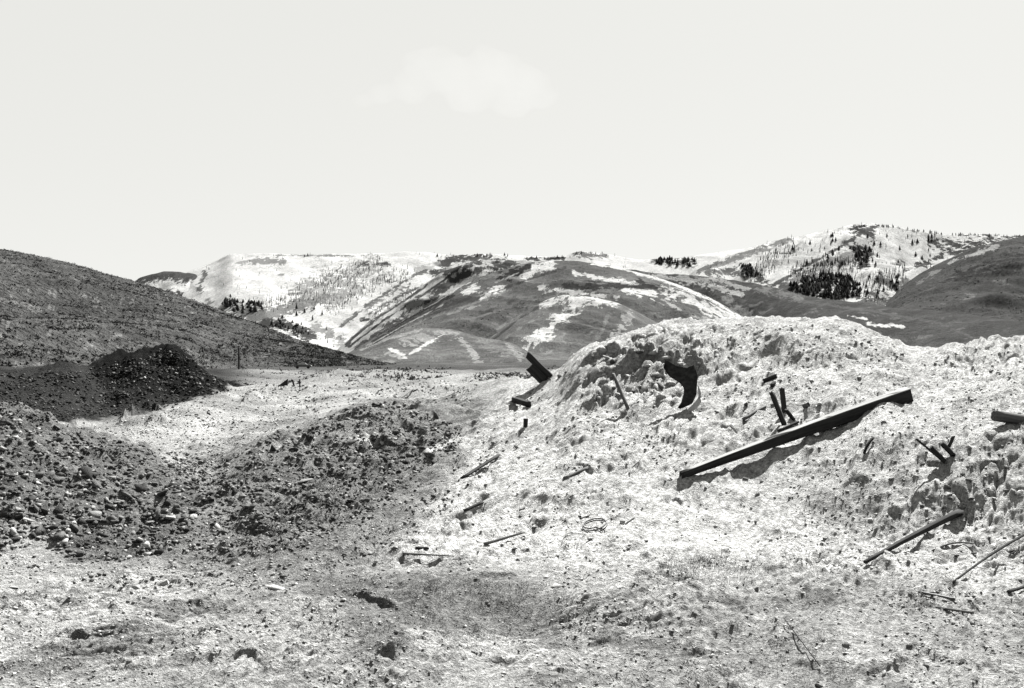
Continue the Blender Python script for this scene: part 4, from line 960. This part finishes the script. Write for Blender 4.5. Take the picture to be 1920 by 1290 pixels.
# splintered block of wood under the log at right
root = bpy.data.objects.new('splintered_block', None); COL.objects.link(root)
base = at(1765, 866); root.location = base
tag(root, 'splintered black wood block with a stick poking out on the right of the mound', 'scrap wood')
for nm, a, b, w, h, dz, sd in [('slab', (1744, 838), (1768, 862), 16, 9, -.03, 71), ('slab', (1768, 833), (1790, 856), 15, 9, .03, 72), ('stick', (1718, 823), (1764, 861), 4, 4, -.07, 73), ('splinter_end', (1788, 818), (1779, 838), 5, 4, .04, 74)]:
    child_beam(nm, lift(b[0], b[1], base.y + dz), lift(a[0], a[1], base.y + dz + .06), base, w / F * base.y, h / F * base.y, M_WOOD_D, sd, n=5, jag=.45, rnd=.10, parent=root)

# coil of wire
root = bpy.data.objects.new('wire_ring', None); COL.objects.link(root)
c = at(1116, 992); root.location = c
tag(root, 'coil of dark wire lying on the bare patch at the foot of the mound', 'wire coil')
R = 23 / F * c.y
e1, e2 = at(1139, 988) - c, at(1112, 978) - c
nrm = Vector((-.15, -.35, 1)).normalized(); u = Vector((1, 0, .15)).normalized(); v_ = nrm.cross(u).normalized()
pts = []
for k in range(58):
    an = -2.2 + k * 2 * math.pi / 28; rr = R * (1 + .05 * math.sin(an * 2 + 1) - .0022 * k)
    pts.append(u * rr * math.cos(an) + v_ * rr * math.sin(an) * 1.0 + nrm * (.03 + .0012 * k + .012 * math.sin(an + 2)))
tube('coil', pts, .009, M_WIRE, root, 6)
tail = [pts[0]] + [at(x, y, .03) - c for x, y in [(1094, 1006), (1084, 1004), (1070, 1003), (1060, 1006), (1056, 1014), (1054, 1022)]]
tube('loose_end', tail, .005, M_WIRE, root, 6)
tail = [at(x, y, .02) - c for x, y in [(1098, 1007), (1088, 1013), (1084, 1022), (1082, 1030)]]
tube('loose_end', tail, .005, M_WIRE, root, 6)

# ------------------------------------------------------------------ things far off on the valley flat
def car(px, py):
    d = 255.0; x = (px - 960) / F * d; z = float(gz(np.array(px), np.array(d)))
    root = bpy.data.objects.new('parked_car', None); COL.objects.link(root); root.location = (x, d, z); root.rotation_euler = (0, 0, math.radians(8))
    tag(root, 'small dark car parked far off on the valley flat', 'car')
    paint = mat_flat('car_paint', .035, .3, spec=.5, var=.05); glass = mat_flat('car_glass', .16, .1, spec=.6, var=.05); tyre = mat_flat('tyre_rubber', .01, .9); chrome = mat_flat('chrome', .4, .3, 1.0)
    prof = [(-2.2, .45), (-2.25, .75), (-2.1, .95), (-1.5, 1.0), (-1.15, 1.45), (.55, 1.48), (1.1, 1.02), (2.0, .92), (2.2, .7), (2.2, .42)]
    def extr(name, pr, w0, w1, mat, zsplit=99):
        n = len(pr); Vv = [(a, s * (w0 if b < zsplit else w1), b) for s in (-1, 1) for a, b in pr]; Ff = []
        me = bpy.data.meshes.new(name)
        faces = [tuple(range(n)), tuple(range(2 * n - 1, n - 1, -1))] + [(i, n + i, n + (i + 1) % n, (i + 1) % n) for i in range(n)]
        me.from_pydata(Vv, [], faces); me.update(); return link(name, me, mat, root)
    extr('body', prof, .86, .70, paint, 1.2)
    for s in (-1, 1):
        for a in ([(-1.32, 1.04), (-1.05, 1.38), (-.35, 1.4), (-.35, 1.04)], [(-.27, 1.04), (-.27, 1.4), (.5, 1.4), (.92, 1.04)]):
            me = bpy.data.meshes.new('window'); vv = [(p, s * (.875 - (.15 if q > 1.2 else .0)), q) for p, q in a]
            me.from_pydata(vv + [(p, yy - s * .02, q) for p, yy, q in vv], [], [(0, 1, 2, 3), (7, 6, 5, 4), (0, 4, 5, 1), (1, 5, 6, 2), (2, 6, 7, 3), (3, 7, 4, 0)]); me.update()
            link('window', me, glass, root)
        for a in (-1.4, 1.35):
            w = lathe('wheel', [(0, -.1), (.18, -.1), (.32, -.09), (.34, 0), (.32, .09), (.18, .1), (0, .1)], tyre, 14, root); w.location = (a, s * .8, .33); w.rotation_euler = (math.pi / 2, 0, 0)
            h = lathe('rim', [(0, -.115), (.15, -.115), (.17, -.1)], chrome, 12, w)
    for s in (-.55, .55):
        h = lathe('headlight', [(0, .05), (.07, .05), (.1, 0)], chrome, 10, root); h.location = (2.19, s, .75); h.rotation_euler = (0, math.pi / 2, 0)
car(568, 690)
def far_post(px, py, h, d, w, label, name='fence_stake', cat='stake', lean=0.0):
    x = (px - 960) / F * d; z = float(gz(np.array(px), np.array(d)))
    o = beam(name, Vector((x, d, z - .2)), Vector((x + lean, d, z + h)), w, w, M_WOOD_D, int(px), n=4, jag=.2)
    tag(o, label, cat)
dd = at(553, 724).y
far_post(553, 724, 12 / F * dd, dd, 3 / F * dd, 'left one of two short stakes on the far pale flat', lean=-.15)
dd = at(562, 724).y
far_post(562, 724, 13 / F * dd, dd, 2.4 / F * dd, 'right one of two short stakes on the far pale flat')
far_post(448, 712, 5.0, 200, .30, 'thin dark utility post on the flat right of the black pile', 'utility_post', 'post')
# tilted sheet
p = at(530, 724); s = 20 / F * p.y
me = bpy.data.meshes.new('tilted_panel')
vv = [(-s * .55, 0, 0), (s * .45, 0, 0), (s * .42, .3, s * .75), (-s * .55, .12, 0), (s * .45, .12, 0), (s * .42, .42, s * .75)]
me.from_pydata([(a, b, c_ - .05) for a, b, c_ in vv], [], [(0, 1, 2), (5, 4, 3), (0, 3, 4, 1), (1, 4, 5, 2), (2, 5, 3, 0)]); me.update()
o = link('tilted_panel', me, M_WOOD_D); o.location = p; tag(o, 'dark triangular panel tilted up on the far pale flat beside two stakes', 'panel')

# ------------------------------------------------------------------ dry grass
def grass(name, pts, blades, hpx, label, spread=12):
    P, d = spots([(x + rng.normal() * spread, y + rng.normal() * spread * .35) for x, y in pts for _ in range(blades)])
    n = len(P); h = rng.uniform(.4, 1.0, n) * hpx / F * d; a = rng.random(n) * 6.28; w = np.full(n, .9) / F * d * .5
    lean = rng.normal(size=(n, 2)) * h[:, None] * .55
    b0 = P + np.stack([-np.cos(a) * w, -np.sin(a) * w, 0 * w - .01], -1); b1 = P + np.stack([np.cos(a) * w, np.sin(a) * w, 0 * w - .01], -1)
    tip = P + np.concatenate([lean, h[:, None]], 1)
    Vv = np.stack([b0, b1, tip], 1).reshape(-1, 3)
    tag(link(name, mk_mesh(name, Vv, np.arange(len(Vv)).reshape(-1, 3), np.repeat(rng.uniform(.02, .11, n), 3)), M_SCRUB), label, 'dry grass', kind='stuff')
tuf = [(rng.uniform(1230, 1420), rng.uniform(1045, 1095)) for _ in range(26)] + [(rng.uniform(560, 1080), rng.uniform(1080, 1200)) for _ in range(60)] + \
      [(rng.uniform(1250, 1600), rng.uniform(1170, 1285)) for _ in range(46)] + [(rng.uniform(0, 1900), rng.uniform(1060, 1290)) for _ in range(70)] + [(1730, 1135)] * 6 + [(1070, 1026)] * 3 + \
      [(rng.uniform(480, 860), rng.uniform(940, 1060)) for _ in range(50)]
grass('dry_grass', tuf, 22, 9, 'sparse dead grass tufts over the foreground dirt', 14)
grass('hollow_grass', [(rng.uniform(620, 1100), rng.uniform(1095, 1200)) for _ in range(55)] + [(rng.uniform(1240, 1360), rng.uniform(1050, 1085)) for _ in range(14)], 26, 13, 'wispy dry grass in the shallow hollow of the foreground', 12)
grass('dead_weeds', sample_zone(P_RIDGE, 130), 16, 9, 'dead weeds among the dark rubble of the low ridge', 10)

# ------------------------------------------------------------------ faint cloud
Dc = 9000.0
cm = bpy.data.materials.new('thin_cloud'); cm.use_nodes = True; cn = cm.node_tree.nodes; cn.clear()
co = cn.new('ShaderNodeOutputMaterial'); cv = cn.new('ShaderNodeVolumePrincipled'); cv.inputs['Color'].default_value = (1, 1, 1, 1); cv.inputs['Density'].default_value = 3.6e-5
cm.node_tree.links.new(cv.outputs[0], co.inputs['Volume'])
import bmesh
bm = bmesh.new()
for px, py, r in [(790, 120, 40), (850, 140, 55), (930, 140, 60), (980, 160, 55), (1020, 185, 30), (880, 180, 50), (770, 165, 40), (720, 178, 28), (680, 188, 20), (820, 105, 28), (960, 195, 40), (910, 110, 35)]:
    q = lift(px, py, Dc); rr = r / F * Dc
    bmesh.ops.create_icosphere(bm, subdivisions=2, radius=1, matrix=Matrix.Translation(q) @ Matrix.Diagonal((rr, rr * 1.2, rr * .72, 1)))
me = bpy.data.meshes.new('cloud'); bm.to_mesh(me); bm.free()
o = link('cloud', me, cm); tag(o, 'faint pale cloud high over the snow mountain', 'cloud')
rm = o.modifiers.new('merge', 'REMESH'); rm.mode = 'VOXEL'; rm.voxel_size = 45
dsp = o.modifiers.new('billow', 'DISPLACE'); tx = bpy.data.textures.new('billow', 'CLOUDS'); tx.noise_scale = 160; dsp.texture = tx; dsp.strength = 110; dsp.texture_coords = 'GLOBAL'
